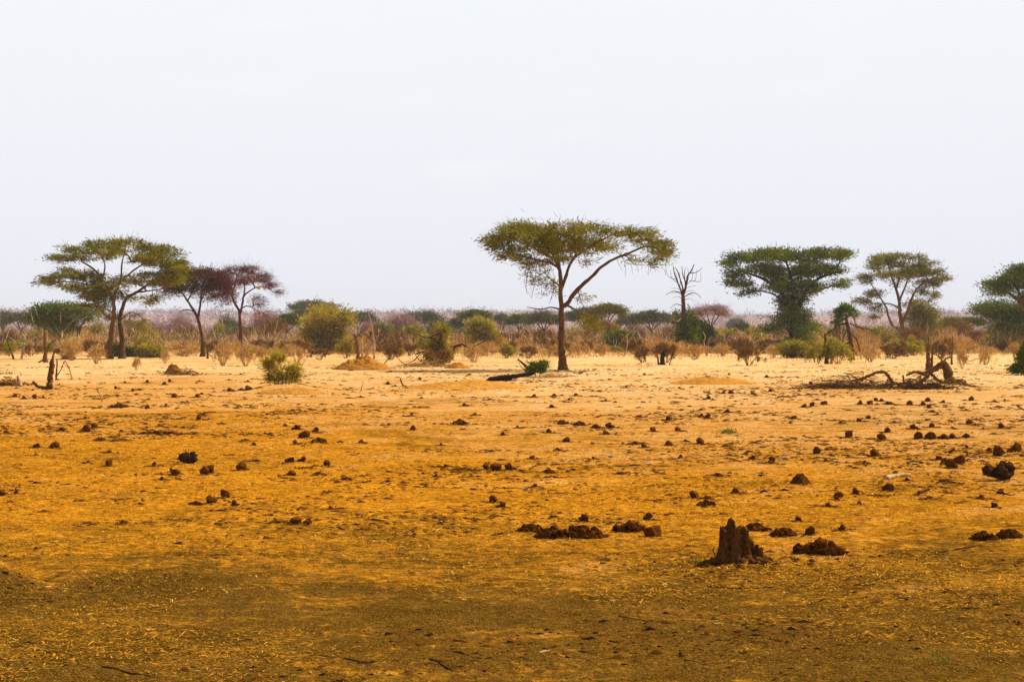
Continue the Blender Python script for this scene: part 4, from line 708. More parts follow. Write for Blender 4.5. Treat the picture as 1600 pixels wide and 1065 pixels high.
deadwood('dead_tree', 'twisted dead stump with writhing antler-like branches behind the fallen tree', 'dead tree', dist(578), [([(1450, 579), (1450, 562), (1450, 548), (1452, 538)], 3.4, 2.4), ([(1456, 578), (1456, 560), (1457, 548)], 2.2, 1.4), ([(1451, 545), (1448, 536), (1444, 530), (1436, 527)], 1.1, .5), ([(1455, 548), (1462, 541), (1466, 545)], 1.1, .5), ([(1456, 556), (1462, 548)], .9, .5),
   ([(1451, 540), (1451, 530), (1450, 524)], .9, .4), ([(1456, 552), (1466, 556), (1472, 560)], .9, .4)], bark='bark', seed=23, tw=24)
deadwood('dead_tree', 'slender twisted stem right of the antler-branched stump', 'dead tree', dist(570), [([(1487, 572), (1487, 555), (1489, 542), (1488, 525)], 1.5, .8), ([(1488, 545), (1480, 536), (1476, 526)], .9, .4), ([(1487, 558), (1478, 560), (1472, 566)], .9, .5)], bark='bark', seed=24, tw=22)
deadwood('fallen_branch', 'pale curved branch leaning right, near the smoky gap', 'dead branch', dist(568), [([(1531, 570), (1535, 552), (1538, 540), (1546, 533)], 1.1, .6), ([(1536, 562), (1528, 560), (1515, 564)], .9, .5)], bark='barkpale', seed=25, tw=16)
# the large fallen tree
t_ = deadwood('fallen_tree', 'big fallen tree with an arching trunk and gnarled root end, right side', 'fallen tree', dist(604),
   [([(1502, 601), (1492, 600), (1484, 596), (1481, 580), (1477, 571), (1473, 568), (1465, 574), (1452, 581), (1442, 583), (1430, 581), (1416, 586)], 8.5, 1.6), ([(1412, 603), (1412, 595), (1411, 586)], 1.7, 1.2),
    ([(1486, 602), (1480, 585), (1478, 572)], 7.0, 3.6), ([(1326, 597), (1335, 594), (1350, 590), (1362, 585), (1373, 581), (1383, 582), (1390, 590), (1395, 598)], 1.6, 2.8), ([(1318, 582), (1330, 586), (1342, 592), (1356, 593), (1370, 599)], .7, .9),
    ([(1365, 606), (1380, 602), (1400, 600), (1425, 599)], 2.8, 3.2), ([(1325, 588), (1330, 596)], .9, .7), ([(1452, 583), (1444, 592), (1432, 600), (1420, 605)], 3.0, 1.4), ([(1455, 584), (1466, 594), (1478, 600)], 2.2, 2.4), ([(1472, 568), (1478, 560), (1486, 556)], 1.5, .6), ([(1474, 568), (1470, 560), (1473, 555)], 1.2, .5), ([(1500, 600), (1507, 598), (1513, 602)], 3.0, 1.2)], bark='bark', seed=26, tw=70)
def twig_pile(name, label, cat, px, py, w, h, n, seed, m='browntwig', L=(8, 22), dep=1.2, r=.3, group=None):
    d = dist(py); s = d / F; rs = np.random.RandomState(seed); X = (px - CX) * s; O = np.array([X, d, hg(X, d)]); mb = MB()
    u = rs.normal(size=(n, 2)) * .42; P = np.stack([u[:, 0] * w * s, u[:, 1] * w * s * .35 * dep, np.abs(rs.normal(size=n)) * .45 * h * s * np.exp(-(u ** 2).sum(1) * 1.2)], -1)
    P[:, 2] += hgt(P[:, 0] + O[0], P[:, 1] + O[1]) - O[2]
    D = unit(rs.normal(size=(n, 3)) * np.array([1, .8, .22])); l = rs.uniform(*L, n)[:, None] * s
    B = P + D * l * .5; A = P - D * l * .5; zz = lambda Q: np.maximum(Q[:, 2], hgt(Q[:, 0] + O[0], Q[:, 1] + O[1]) - O[2] + .005)
    A[:, 2] = zz(A); B[:, 2] = zz(B)
    prisms(mb, A, B, r * s * rs.uniform(.5, 1.4, n), r * s * .4, 4, rs.uniform(0, 1, n)); return tag(mb.build(name, M[m], loc=O), label, cat, group)
twig_pile('brushwood_pile', 'flat heap of dark brushwood at the left end of the big fallen tree', 'brushwood', 1322, 607, 90, 20, 480, 1, L=(8, 34), r=.5, m='bark')
twig_pile('brushwood_pile', 'heap of bark and twigs beneath the arch of the big fallen tree', 'brushwood', 1445, 608, 60, 22, 480, 2, L=(5, 18), r=.7, m='bark')
twig_pile('brushwood_pile', 'splintered wood around the root end of the big fallen tree', 'brushwood', 1492, 605, 34, 14, 260, 3, L=(4, 12), r=.8)
twig_pile('brushwood_pile', 'scattered thin sticks left of the main brushwood heap', 'brushwood', 1290, 604, 26, 8, 90, 4, L=(6, 16), r=.35)
twig_pile('brushwood_pile', 'little heap of straw and twigs right of the burnt log', 'brushwood', 862, 592, 34, 10, 200, 5, L=(4, 12), m='drytwig', r=.35)
twig_pile('brushwood_pile', 'dark debris beside the short pale stub at the left edge', 'brushwood', 12, 603, 34, 14, 260, 6, L=(4, 12), r=.7)
twig_pile('brushwood_pile', 'rubble of sticks and earth round the grey boulder-like clod, left of centre', 'brushwood', 284, 585, 34, 12, 240, 7, L=(3, 10), r=.6)
twig_pile('brushwood_pile', 'straw and thin sticks strewn over the orange earth mound', 'brushwood', 570, 576, 60, 12, 200, 8, L=(4, 14), m='browntwig', r=.4)
twig_pile('brushwood_pile', 'dark sticks lying under the fallen black limbs', 'brushwood', 668, 573, 60, 12, 220, 9, L=(5, 18), r=.45)
# burnt log with its shrub
deadwood('burnt_log', 'blackened hollow log lying on the sand left of the lone acacia', 'log', dist(596), [([(760, 595), (775, 592), (795, 589), (815, 586), (836, 582)], 5.4, 2.4), ([(770, 597), (784, 596), (800, 592)], 1.6, 1.0)], bark='char', seed=30, tw=8, part='log')
deadwood('fallen_branch', 'broken forked stub pointing up left beside the burnt log', 'dead branch', dist(588), [([(830, 586), (822, 573), (814, 565), (809, 561)], 2.3, 1.0), ([(828, 584), (822, 580), (815, 574)], 1.5, .6)], bark='barkdark', seed=31, tw=16)
plant_tree('small_bush', 'small dark green bush growing over the end of the burnt log', 'bush', 840, dist(589), [([(838, 589), (836, 580)], .9, .4), ([(842, 589), (845, 576)], .9, .4)], [(836, 572, 6, 3), (842, 578, 7, 5), (848, 570, 4, 3), (834, 583, 7, 4, .7), (845, 584, 4, 4)], leaf='leafdark', bark='barkdark', nt_=70, nleaf=2600, leaflen=.16, leafw=.05, seed=50, tipr=.008, flat=.8, crown_name='foliage', tint_sd=.12)
# pale sticks and small wood on the open ground
for i, (l, pts, r, b) in enumerate([
   ('short grey stick standing slantwise in the sand left of the burnt log', [(633, 606), (628, 600), (625, 592)], (1.3, .8), 'barkdark'), ('thin twin twig standing in the sand in front of the pale pole', [(564, 613), (565, 605), (568, 598)], (.6, .3), 'barkdark'),
   ('pale peeled log lying on orange ground, right foreground', [(1384, 750), (1400, 747), (1421, 745)], (4.0, 3.2), 'barkpale'), ('long thin dark stick on the ground near the right edge', [(1450, 868), (1480, 862), (1534, 855)], (.8, 1.4), 'barkdark'),
   ('long black root lying on the ground below the stump', [(1105, 912), (1150, 918), (1200, 917), (1255, 913)], (1.0, 1.2), 'barkdark'), ('short black curved stick at the bottom, left of centre', [(672, 1036), (684, 1042), (694, 1047), (706, 1052)], (1.8, 1.5), 'barkdark'),
   ('slim dark stick lying aslant, below centre right', [(966, 960), (990, 966), (1015, 970)], (.7, .9), 'barkdark'), ('upright twig left of the foreground stump', [(1116, 872), (1117, 862), (1114, 855), (1116, 850)], (1.0, .9), 'barkdark'),
   ('thin dark stick lying behind the rusty dung pair, right of the stump', [(1300, 834), (1318, 831), (1338, 830)], (1.0, .8), 'barkdark'), ('bent root end at the bottom left corner', [(160, 1046), (180, 1048), (200, 1056), (235, 1062)], (1.5, 1.5), 'barkdark'),
   ('thin dark stick lying left of the pale peeled log', [(1310, 723), (1330, 723), (1352, 722)], (.7, .5), 'barkdark'), ('small dark stick cut off by the right edge', [(1590, 634), (1602, 642)], (.9, .9), 'barkdark'),
   ('long pale split stick at the bottom, right of centre', [(842, 1024), (850, 1021), (858, 1019)], (1.4, 1.2), 'barkpale'), ('pale sliver of wood in front of the foreground stump', [(1158, 901), (1167, 903), (1174, 906)], (.8, .6), 'barkpale'),
   ('thin pale stick lower left of centre', [(481, 893), (486, 897), (492, 900)], (.8, .5), 'barkpale'), ('dark root lying across the lower left middle', [(490, 1025), (510, 1028), (540, 1030), (570, 1040)], (.9, 1.1), 'barkdark')]):
    y0 = max(p[1] for p in pts); up = i in (0, 1, 7); d = dist(y0); mb = MB(); P = []
    for (x, y) in pts:
        if up: q = ppt((x, y), d); P.append(q)
        else: dd = dist(y); X = (x - CX) * dd / F; P.append(np.array([X, dd, hg(X, dd) + r[0] * dd / F * .6]))
    P = np.array(P); O = P[0].copy(); O[2] = hg(O[0], O[1])
    if up: P[:, 2] += O[2] - P[0][2] - .02
    Q = smooth_path(P - O, 6); tube(mb, Q, np.linspace(r[0], r[1], len(Q)) * d / F, 7, .25, seed=i); tag(mb.build('stick' if i != 2 else 'log', M[b], smooth=True, loc=O), l, 'stick' if i != 2 else 'log')

# ------------------------------------------------------------------ termite mounds and earth clods
def heap(name, label, cat, px, py, w, h, m, seed, amp=.25, flat=1.0, tint=.5, group=None, peaks=None):
    """closed lumpy heap, width and height in photo pixels, its foot on row py"""
    d = dist(py); s = d / F; X = (px - CX) * s; d2 = d + w * s * .25; O = np.array([X, d2, hg(X, d2)]); n, k = 26, 48
    rr = np.linspace(0, 1, n)[:, None]; ph = (np.arange(k) * 2 * np.pi / k)[None]; edge = 1 + .28 * fbm(np.cos(ph) * 1.5 + seed, np.sin(ph) * 1.5, o=3, seed=seed)
    x = rr * np.cos(ph) * edge * w * s * .5; y = rr * np.sin(ph) * edge * w * s * .42
    prof = (1 - rr ** 1.7) * np.ones_like(ph); z = h * s * prof * (1 + amp * fbm(x / (w * s) * 7 + seed, y / (w * s) * 7, o=4, seed=seed, rough=.65)) 
    for (u, v, a, q) in (peaks or []): z = z + a * h * s * np.exp(-(((x / (w * s) - u) ** 2 + (y / (w * s) - v) ** 2) / q ** 2))
    z = z * flat - .03 * rr + (hgt(x + O[0], y + O[1]) - O[2]); z[-1] -= .05
    i = np.arange(n - 1)[:, None] * k; j = np.arange(k)[None]; q = np.stack([i + j, i + k + j, i + k + (j + 1) % k, i + (j + 1) % k], -1)
    mb = MB(); mb.add(np.stack([x, y, z], -1), None, q, tint); return tag(mb.build(name, M[m], smooth=True, loc=O), label, cat, group)
heap('termite_mound', 'broad orange earth mound with a gentle peak beneath the pale dead pole', 'termite mound', 566, 578, 96, 17, 'termite', 1, .6)
heap('termite_mound', 'smaller orange earth mound under the black horizontal limb', 'termite mound', 716, 576, 46, 8, 'termite', 2, .6)
M['tan'] = mat('shaded_tan_earth', (0.30, 0.125, 0.016), (0.60, 0.27, 0.045), noise=2.5, bump=0.8, bscale=6)  # tan darker than the sand: shade of the facing slopes put into the colour
heap('earth_mound', 'low wide tan earth mound on pale sand, right of the lone acacia', 'mound', 1118, 600, 150, 11, 'tan', 11, .25, tint=.35)
heap('earth_mound', 'low tan earth mound carrying the sunlit yellow-green shrub', 'mound', 452, 616, 118, 9, 'tan', 12, .25, tint=.3)
heap('earth_mound', 'long low tan swell of earth left of the burnt log', 'mound', 735, 612, 210, 9, 'tan', 13, .2, tint=.45)
heap('earth_clod', 'boulder-like brown clod of earth on the pale sand, left of centre', 'clod', 270, 584, 30, 15, 'termite', 3, .5, tint=.15)
heap('earth_clod', 'small dark heap of loose earth, right middle ground', 'clod', 1252, 759, 40, 12, 'dung', 4, .5, tint=.4)
heap('termite_mound', 'reddish earth lump behind the straw bushes on the left', 'termite mound', 105, 561, 24, 12, 'termite', 6, .5, tint=.1)

# ------------------------------------------------------------------ foreground stump
def stump():
    d = dist(884); s = d / F; X = (1153 - CX) * s; O = np.array([X, d + .1, hg(X, d + .1)])
    root = empty('tree_stump', O, 'dark jagged splintered tree stump in the right foreground', 'stump')
    k, n = 150, 44
    ph = np.arange(k) * 2 * np.pi / k
    def body(cx, cy, wt, wb, H, spikes, seed, name, dep=.8):
        t = np.linspace(0, 1, n)[:, None]; Ht = H * (1 + .09 * fbm(np.cos(ph) * 5 + seed, np.sin(ph) * 5, o=3, seed=seed, rough=.6))
        for (a, amp, wd) in spikes: Ht = Ht + amp * np.exp(-((np.angle(np.exp(1j * (ph - a)))) / wd) ** 6)
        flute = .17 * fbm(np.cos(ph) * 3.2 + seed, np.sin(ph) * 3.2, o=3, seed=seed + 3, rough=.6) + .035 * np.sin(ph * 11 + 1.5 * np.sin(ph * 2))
        R0 = (wt + (wb - wt) * (1 - t) ** 3.0) * (1 + flute[None] * (1 + .9 * (1 - t))) 
        z = t * Ht[None] - .04 * (1 - t)
        R0 = R0 * (1 + .05 * fbm(np.cos(ph)[None] * 6 + z * 3, np.sin(ph)[None] * 6, z * 9, o=3, seed=seed + 7))
        x = cx + R0 * np.cos(ph)[None]; y = cy + R0 * np.sin(ph)[None] * dep
        # inner hollow
        m = 12; ti = np.linspace(0, 1, m)[1:, None]; zi = Ht[None] * (1 - ti * .55); Ri = R0[-1][None] * (.86 - .45 * ti) * (1 + .1 * fbm(np.cos(ph)[None] * 4, np.sin(ph)[None] * 4, ti * 4, o=3, seed=seed + 9))
        V = np.concatenate([np.stack([x, y, z], -1), np.stack([cx + Ri * np.cos(ph)[None], cy + Ri * np.sin(ph)[None] * dep, zi], -1)], 0)
        nn = V.shape[0]; i = np.arange(nn - 1)[:, None] * k; j = np.arange(k)[None]; q = np.stack([i + j, i + j * 0 + (j + 1) % k, i + k + (j + 1) % k, i + k + j], -1)
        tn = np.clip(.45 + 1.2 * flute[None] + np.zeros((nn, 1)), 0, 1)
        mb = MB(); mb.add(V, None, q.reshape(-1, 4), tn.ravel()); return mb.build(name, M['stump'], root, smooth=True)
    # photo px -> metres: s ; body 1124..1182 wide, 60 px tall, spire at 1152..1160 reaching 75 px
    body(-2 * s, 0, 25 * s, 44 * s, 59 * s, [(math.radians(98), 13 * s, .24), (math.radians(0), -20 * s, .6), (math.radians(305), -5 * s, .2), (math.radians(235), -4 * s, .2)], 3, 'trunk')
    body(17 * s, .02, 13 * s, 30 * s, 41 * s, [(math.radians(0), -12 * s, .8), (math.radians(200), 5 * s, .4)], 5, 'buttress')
    body(33 * s, -.03, 7 * s, 19 * s, 29 * s, [(math.radians(250), 4 * s, .5), (math.radians(30), -7 * s, .8)], 8, 'buttress')
    rs = np.random.RandomState(3)
    for a, L in ((-0.35, .34), (-2.8, .30), (-1.4, .2), (.3, .25), (3.5, .26), (-.9, .24)):
        P = [np.array([math.cos(a) * r_, math.sin(a) * r_, .10 - r_ * .28]) + rs.normal(size=3) * .012 for r_ in np.linspace(.12, .12 + L, 5)]
        P[-1][2] -= .04; mb = MB(); Q = smooth_path(P, 4); tube(mb, Q, np.linspace(.05, .018, len(Q)), 8, .3, seed=int(a * 10) + 50); mb.build('root', M['stump'], root, smooth=True)
stump()

# ------------------------------------------------------------------ dung
def dung_proto(kind, seed):
    mb = MB(); rs = np.random.RandomState(seed)
    if kind == 'ball':      # about 1 m wide unit
        blob(mb, (0, 0, .33), .50, seed=seed, n=20, amp=.42, sq=(1, .9, .84), tint=rs.uniform(.35, .65), freq=1.9, cuts=3)
    elif kind == 'double':
        blob(mb, (-.24, 0, .26), .30, seed=seed, n=16, amp=.5, sq=(1, .9, .95), tint=.4, freq=1.8, cuts=4); blob(mb, (.20, .04, .24), .30, seed=seed + 5, n=16, amp=.5, sq=(1.05, .9, .85), tint=.55, freq=1.8, cuts=4)
    elif kind == 'wedge':
        blob(mb, (-.1, 0, .28), .34, seed=seed, n=16, amp=.7, sq=(1, .8, 1.0), tint=.45, freq=2, cuts=6); blob(mb, (.25, 0, .14), .26, seed=seed + 1, n=14, amp=.6, sq=(1.2, .8, .6), tint=.55, freq=2, cuts=4)
    elif kind == 'pile':
        blob(mb, (0, 0, .0), .42, seed=seed, n=26, amp=.9, sq=(1.1, .7, .30), tint=.45, freq=3.4)
        for k in range(34):
            a = rs.uniform(0, 6.28); q = rs.uniform(.0, .46); r_ = rs.uniform(.03, .11); blob(mb, (math.cos(a) * q, math.sin(a) * q * .7, r_ * .4 + max(0, .13 - q * .28)), r_, seed=seed * 31 + k, n=7, amp=.7, sq=(1.3, 1, .8), tint=rs.uniform(.1, .9), freq=2, cuts=3)
        n = 420; P = np.stack([rs.normal(size=n) * .25, rs.normal(size=n) * .19, np.zeros(n)], -1); P[:, 2] = .15 * np.exp(-(P[:, 0] ** 2 + P[:, 1] ** 2) * 9) + .01
        slivers(mb, P, unit(rs.normal(size=(n, 3)) * np.array([1, 1, .5])), rs.uniform(.05, .15, n), .016, rs.uniform(.0, 1.3, n))
    elif kind == 'strip':
        for k in range(60):
            u = np.clip(rs.normal(0, .24), -.5, .5); r_ = rs.uniform(.012, .045) * (1.15 - abs(u)); blob(mb, (u, rs.normal() * .05 + .04 * math.sin(u * 9 + seed), r_ * .3), r_, seed=seed * 17 + k, n=6, amp=.7, sq=(1.5, 1, .7), tint=rs.uniform(.1, .9), freq=2, cuts=2)
        n = 260; P = np.stack([rs.uniform(-.5, .5, n), rs.normal(size=n) * .05, rs.uniform(0, .02, n)], -1); slivers(mb, P, unit(rs.normal(size=(n, 3)) * np.array([1, 1, .25])), rs.uniform(.02, .07, n), .008, rs.uniform(0, 1.3, n))
    me = mb.build('elephant_dung_' + kind, M['dung'], smooth=(kind in ('ball', 'double')), loc=(0, -500, 0)); return me
DP = {k: [dung_proto(k, s_ * 13 + i * 3 + 2) for s_ in range({'ball': 8, 'double': 2, 'wedge': 5, 'pile': 5, 'strip': 3}[k])] for i, k in enumerate(('ball', 'double', 'wedge', 'pile', 'strip'))}
for k in DP:
    for p in DP[k]: p.name = 'dung_' + k
KN = {'ball': 'dung ball', 'double': 'dung ball pair', 'wedge': 'dung lump', 'pile': 'dung pile'}
TOT = [0]
DPOS = []
def dung(kind, px, py, w, label, group=None, rz=None, hs=1.0):
    if kind == 'pile' and w >= 40 and py < 810: kind = 'strip'; rz = random.uniform(-.25, .25); hs = 1.3
    if kind == 'pile' and w >= 40: hs = 1.45; rz = random.uniform(-.3, .3)
    d = dist(py) ; s = d / F; X = (px - CX) * s; p = random.choice(DP[kind]); sc = w * s
    DPOS.append((X, d + sc * .3, sc)); loc = (X, d + sc * .3, hg(X, d + sc * .3) - .01 * sc); rz = random.uniform(0, 6.28) if rz is None else rz; TOT[0] += 1
    if id(p) not in USED: USED.add(id(p)); o = p; o.location = loc; o.rotation_euler = (0, 0, rz); o.scale = (sc, sc, sc * hs)
    else: o = dup(p, loc, rz, (sc, sc, sc * hs))
    for key in ('group',): 
        if key in o: del o[key]
    return tag(o, label, 'dung', group)
D1 = [  # individually told ones
 ('double', 322, 741, 27, 'two fused dark dung balls left of the single smooth round one'), ('ball', 375, 733, 20, 'smooth round dung ball with a sunlit right half, left middle ground'), ('ball', 272, 743, 16, 'rough pale brown clod left of the fused pair of dung balls'),
 ('wedge', 350, 779, 28, 'pointed chunk of dung above the crumbled group, left foreground'), ('ball', 330, 787, 18, 'dark ball in the crumbled group, left foreground'), ('wedge', 367, 791, 16, 'small lump at the right end of the crumbled group, left foreground'), ('pile', 305, 790, 26, 'flattened crumbled dung at the left end of the group, left foreground'),
 ('ball', 463, 820, 20, 'tall dark dung ball with a smaller one against its right side'), ('ball', 480, 820, 15, 'smaller dung ball touching the tall dark one'), ('pile', 430, 818, 22, 'low flat clod left of the tall dark dung ball'),
 ('pile', 190, 819, 26, 'flat dark slab of dung, lower left'), ('pile', 142, 820, 16, 'small black slab left of the flat dark one, lower left'), ('wedge', 4, 775, 18, 'brown lump cut off by the left edge'), ('wedge', 24, 773, 11, 'small pointed lump right of the one at the left edge'),
 ('ball', 147, 668, 11, 'right ball of the close pair in the left middle ground'), ('ball', 134, 674, 15, 'left and larger ball of the close pair in the left middle ground'), ('wedge', 94, 674, 14, 'brown lump left of the close pair of balls'),
 ('ball', 229, 638, 9, 'lone ball on the sand below the leaning stick'), ('wedge', 310, 655, 15, 'knobbly lump right of the thin row of debris, left middle ground'), ('pile', 183, 637, 34, 'long low heap below the leaning stick'), ('pile', 245, 679, 110, 'very long thin strip of crumbled dung, left middle ground'),
 ('pile', 155, 689, 24, 'knobbly heap at the left of a pair, beneath the close pair of balls'), ('pile', 188, 690, 22, 'knobbly heap at the right of a pair, beneath the close pair of balls'), ('ball', 84, 701, 16, 'brown ball of the lower left pair of clods'), ('wedge', 56, 700, 16, 'flat lump left of the lower left ball'),
 ('pile', 383, 690, 17, 'thin dark flake on bright sand, left of the heap of clods'), ('ball', 475, 684, 17, 'lone dark ball left of the heap of clods'), ('pile', 497, 692, 34, 'heap of dark clods, largest of the group left of centre'), ('wedge', 462, 671, 14, 'clod behind the lone dark ball'), ('wedge', 493, 674, 14, 'flat slab behind the heap of clods'), ('wedge', 461, 695, 13, 'brown chip in front of the lone dark ball'),
 ('wedge', 453, 722, 18, 'left lump of two on orange ground left of the centre'), ('wedge', 472, 721, 15, 'right lump of two on orange ground left of the centre'), ('pile', 497, 741, 22, 'dark slab in front of the two lumps, left of the centre'), ('pile', 541, 751, 22, 'thin dark crust right of the dark slab'), ('pile', 475, 731, 60, 'long crumbled strip between the two lumps and the dark slab'),
 ('wedge', 760, 734, 20, 'dark lump in the row of clods at the very centre'), ('ball', 776, 735, 20, 'ball in the middle of the row of clods at the very centre'), ('wedge', 797, 735, 20, 'last dark lump at the right end of the row at the very centre'), ('pile', 724, 735, 60, 'crumbled left part of the row of clods at the very centre'), ('pile', 858, 738, 26, 'heap to the right of the central row'),
 ('wedge', 783, 796, 17, 'flat-topped dark block, centre foreground'), ('pile', 866, 842, 56, 'big broken heap with reddish fibres, left half of the largest heap in the foreground'), ('pile', 912, 842, 70, 'orange fibrous right half of the largest heap in the foreground'), ('wedge', 912, 816, 22, 'black upright chip behind the largest heap'),
 ('ball', 1020, 841, 30, 'large rough ball right of the largest heap'), ('wedge', 1013, 814, 20, 'dark splinter-shaped lump behind the large rough ball'), ('pile', 985, 832, 50, 'tangled crumbled heap left of the large rough ball'), ('pile', 830, 833, 44, 'loose grey crumbs behind the largest heap'),
 ('pile', 1183, 834, 46, 'rust-red fibrous heap right behind the stump'), ('wedge', 1268, 840, 30, 'dark clod right of the stump'), ('pile', 1226, 841, 44, 'row of dark crumbs between the stump and the dark clod'), ('pile', 1285, 870, 78, 'wide low heap with dark holes, right of the stump'), ('wedge', 1316, 832, 16, 'small clod right of the dark clod beyond the stump'),
 ('ball', 1085, 778, 17, 'upright ball at the left of a pair, right of centre'), ('pile', 1106, 780, 24, 'flat lump at the right of a pair, right of centre'), ('pile', 1030, 784, 46, 'low reddish heap left of the upright ball, right of centre'), ('pile', 1105, 790, 34, 'low crumbs below the upright ball, right of centre'), ('pile', 1122, 744, 24, 'dark small heap right of the centre'),
 ('ball', 1311, 778, 14, 'block-like ball left of the greenish black one'), ('ball', 1338, 772, 14, 'greenish black ball on a dark patch, right'), ('ball', 1389, 766, 18, 'brown block below the peeled log'), ('wedge', 1296, 793, 13, 'small pointed lump below the block-like ball'), ('pile', 1281, 793, 10, 'tiny crumb left of the small pointed lump'), ('pile', 1455, 779, 56, 'low dark heap below the right black root clump'), ('pile', 1376, 774, 60, 'dark crumbled strip right of the greenish black ball'),
 ('ball', 1278, 707, 15, 'ball with a rough trail to its right, right middle ground'), ('pile', 1303, 701, 40, 'rough trail of crumbs right of that ball, right middle ground'), ('ball', 1368, 711, 16, 'rough lone ball right of the rough trail'), ('ball', 1328, 684, 15, 'lone round ball above the rough trail'), ('ball', 1378, 687, 14, 'orange lit ball right of the lone round one'),
 ('wedge', 1429, 670, 15, 'flat brown slab above the row of clods on the right'), ('ball', 1436, 685, 15, 'first ball of the row of clods on the right'), ('ball', 1455, 685, 16, 'second, biggest clod of the row on the right'), ('pile', 1477, 685, 30, 'flattened middle of the row of clods on the right'), ('ball', 1490, 684, 12, 'last ball of the row of clods on the right'), ('wedge', 1510, 683, 12, 'lump trailing right of the row of clods'),
 ('ball', 1467, 717, 11, 'smallest ball of the cluster of four, right'), ('wedge', 1476, 724, 18, 'left dark lump of the cluster of four, right'), ('ball', 1500, 723, 20, 'right reddish ball of the cluster of four, right'), ('wedge', 1488, 731, 27, 'front lump of the cluster of four, right'),
 ('wedge', 1547, 706, 14, 'dark lump at the left of the big cluster by the right edge'), ('ball', 1563, 712, 22, 'largest orange-brown ball of the cluster by the right edge'), ('wedge', 1588, 706, 26, 'broken lumps at the right of the cluster by the right edge'),
 ('wedge', 1206, 725, 20, 'dark lump left of the dove, right of centre'), ('ball', 1515, 662, 10, 'small lump above the cluster of four, right'), ('ball', 1566, 669, 12, 'brown lump near the right edge above the cluster'), ('ball', 1518, 625, 10, 'dark round lump below the root end of the fallen tree'),
 ('pile', 1540, 848, 40, 'black shaggy clump at the right edge of the foreground'), ('pile', 1580, 846, 44, 'low dark clump cut off by the right edge of the foreground'), ('pile', 1480, 755, 30, 'rough heap between the peeled log and the black root clump'),
 ('ball', 1046, 694, 12, 'dark squarish ball, right of centre'), ('ball', 1095, 692, 14, 'orange-brown ball right of the squarish one'), ('ball', 1060, 673, 11, 'upright ball above the squarish one, right of centre'), ('pile', 993, 692, 20, 'low lump left of the squarish ball'), ('pile', 932, 668, 24, 'knobbly heap, left of a pair right of centre'), ('wedge', 953, 667, 15, 'pointed lump right of the knobbly heap'),
 ('pile', 880, 663, 26, 'reddish heap, left of two just right of centre'), ('pile', 906, 664, 26, 'reddish heap, right of two just right of centre'), ('ball', 858, 677, 10, 'dark ball below the left reddish heap'), ('pile', 718, 663, 36, 'flat reddish heap left of centre, beyond the row of clods'),
 ('ball', 265, 597, 6, 'little dark cone-shaped lump on far pale sand'), ('ball', 359, 612, 9, 'far dark lump left of the mound shrub'), ('ball', 376, 611, 6, 'small pointed lump between the far dark lump and the orange one'), ('ball', 388, 612, 11, 'far orange lump nearest the mound with the shrub'), ('ball', 308, 620, 7, 'small dark green ball on pale sand, left'), ('ball', 315, 617, 5, 'tiny black ball behind the small dark green one'), ('ball', 272, 621, 9, 'orange-lit lump left of the small dark green ball'),
 ('wedge', 1345, 632, 12, 'ball at the left of the far row under the fallen tree'), ('ball', 1360, 632, 11, 'second ball of the far row under the fallen tree'), ('ball', 1369, 627, 7, 'upright small ball above the far row under the fallen tree'), ('ball', 1378, 628, 7, 'small round ball right of the upright one above the far row'), ('pile', 1390, 632, 20, 'crumbled middle of the far row under the fallen tree'), ('ball', 1422, 633, 10, 'ball right of the crumbled middle of the far row'), ('ball', 1443, 633, 9, 'next to last ball of the far row'), ('ball', 1452, 637, 7, 'last ball of the far row, slightly nearer'), ('ball', 1288, 632, 11, 'dark ball at the left start of the far row'), ('ball', 1257, 636, 9, 'brown lump leading the far row on the left'), ('ball', 1343, 659, 10, 'round rusty lump between the far row and the lone round ball')]
for i, (k, x, y, w, l) in enumerate(D1): dung(k, x, y, w, l, hs=1.0 if k != 'pile' else (1.1 if w < 40 else .7))
SM = [(22, 620), (37, 623), (53, 621), (67, 622), (207, 612), (180, 607), (230, 598), (256, 601), (170, 728), (240, 727), (665, 637), (726, 634), (643, 650), (645, 672), (785, 681), (770, 787), (835, 622), (866, 620), (900, 619), (930, 620), (947, 627), (862, 638), (947, 679), (1130, 615), (1142, 615), (1176, 616), (1143, 637), (1106, 653), (1138, 646), (1045, 656),
      (1142, 692), (885, 690), (970, 742), (1176, 718), (1198, 724), (1267, 600), (1270, 634), (1475, 629), (1450, 627), (1241, 654), (1357, 653), (1387, 675), (1457, 667), (1240, 696), (1248, 818), (510, 727), (1020, 674), (1305, 600), (1232, 620), (1204, 612)]
SL = {0: ('small dung ball scattered on the far pale sand', 'small dung balls on the far pale sand'), 1: ('small dung ball scattered on the orange middle ground', 'small dung balls on the orange middle ground'), 2: ('small crumbled dung lump on the dark foreground soil', 'small dung lumps on the dark foreground')}
def SD(k, x, y, w): noun, place, grp = small_label(k, x, y); share(dung(k, x, y, w, 'x'), x, noun, place, grp)
for (x, y) in SM:
    k = random.choice(['ball', 'ball', 'wedge', 'pile']); SD(k, x, y, random.uniform(5, 8) + (y - 600) * .05)
while TOT[0] < 292:
    y = 585 + 230 * random.random() ** 1.5; x = random.uniform(-5, 1605)
    k = random.choice(['ball', 'wedge', 'wedge', 'pile']); SD(k, x, y, random.uniform(3.5, 6.5) + (y - 590) * .035)
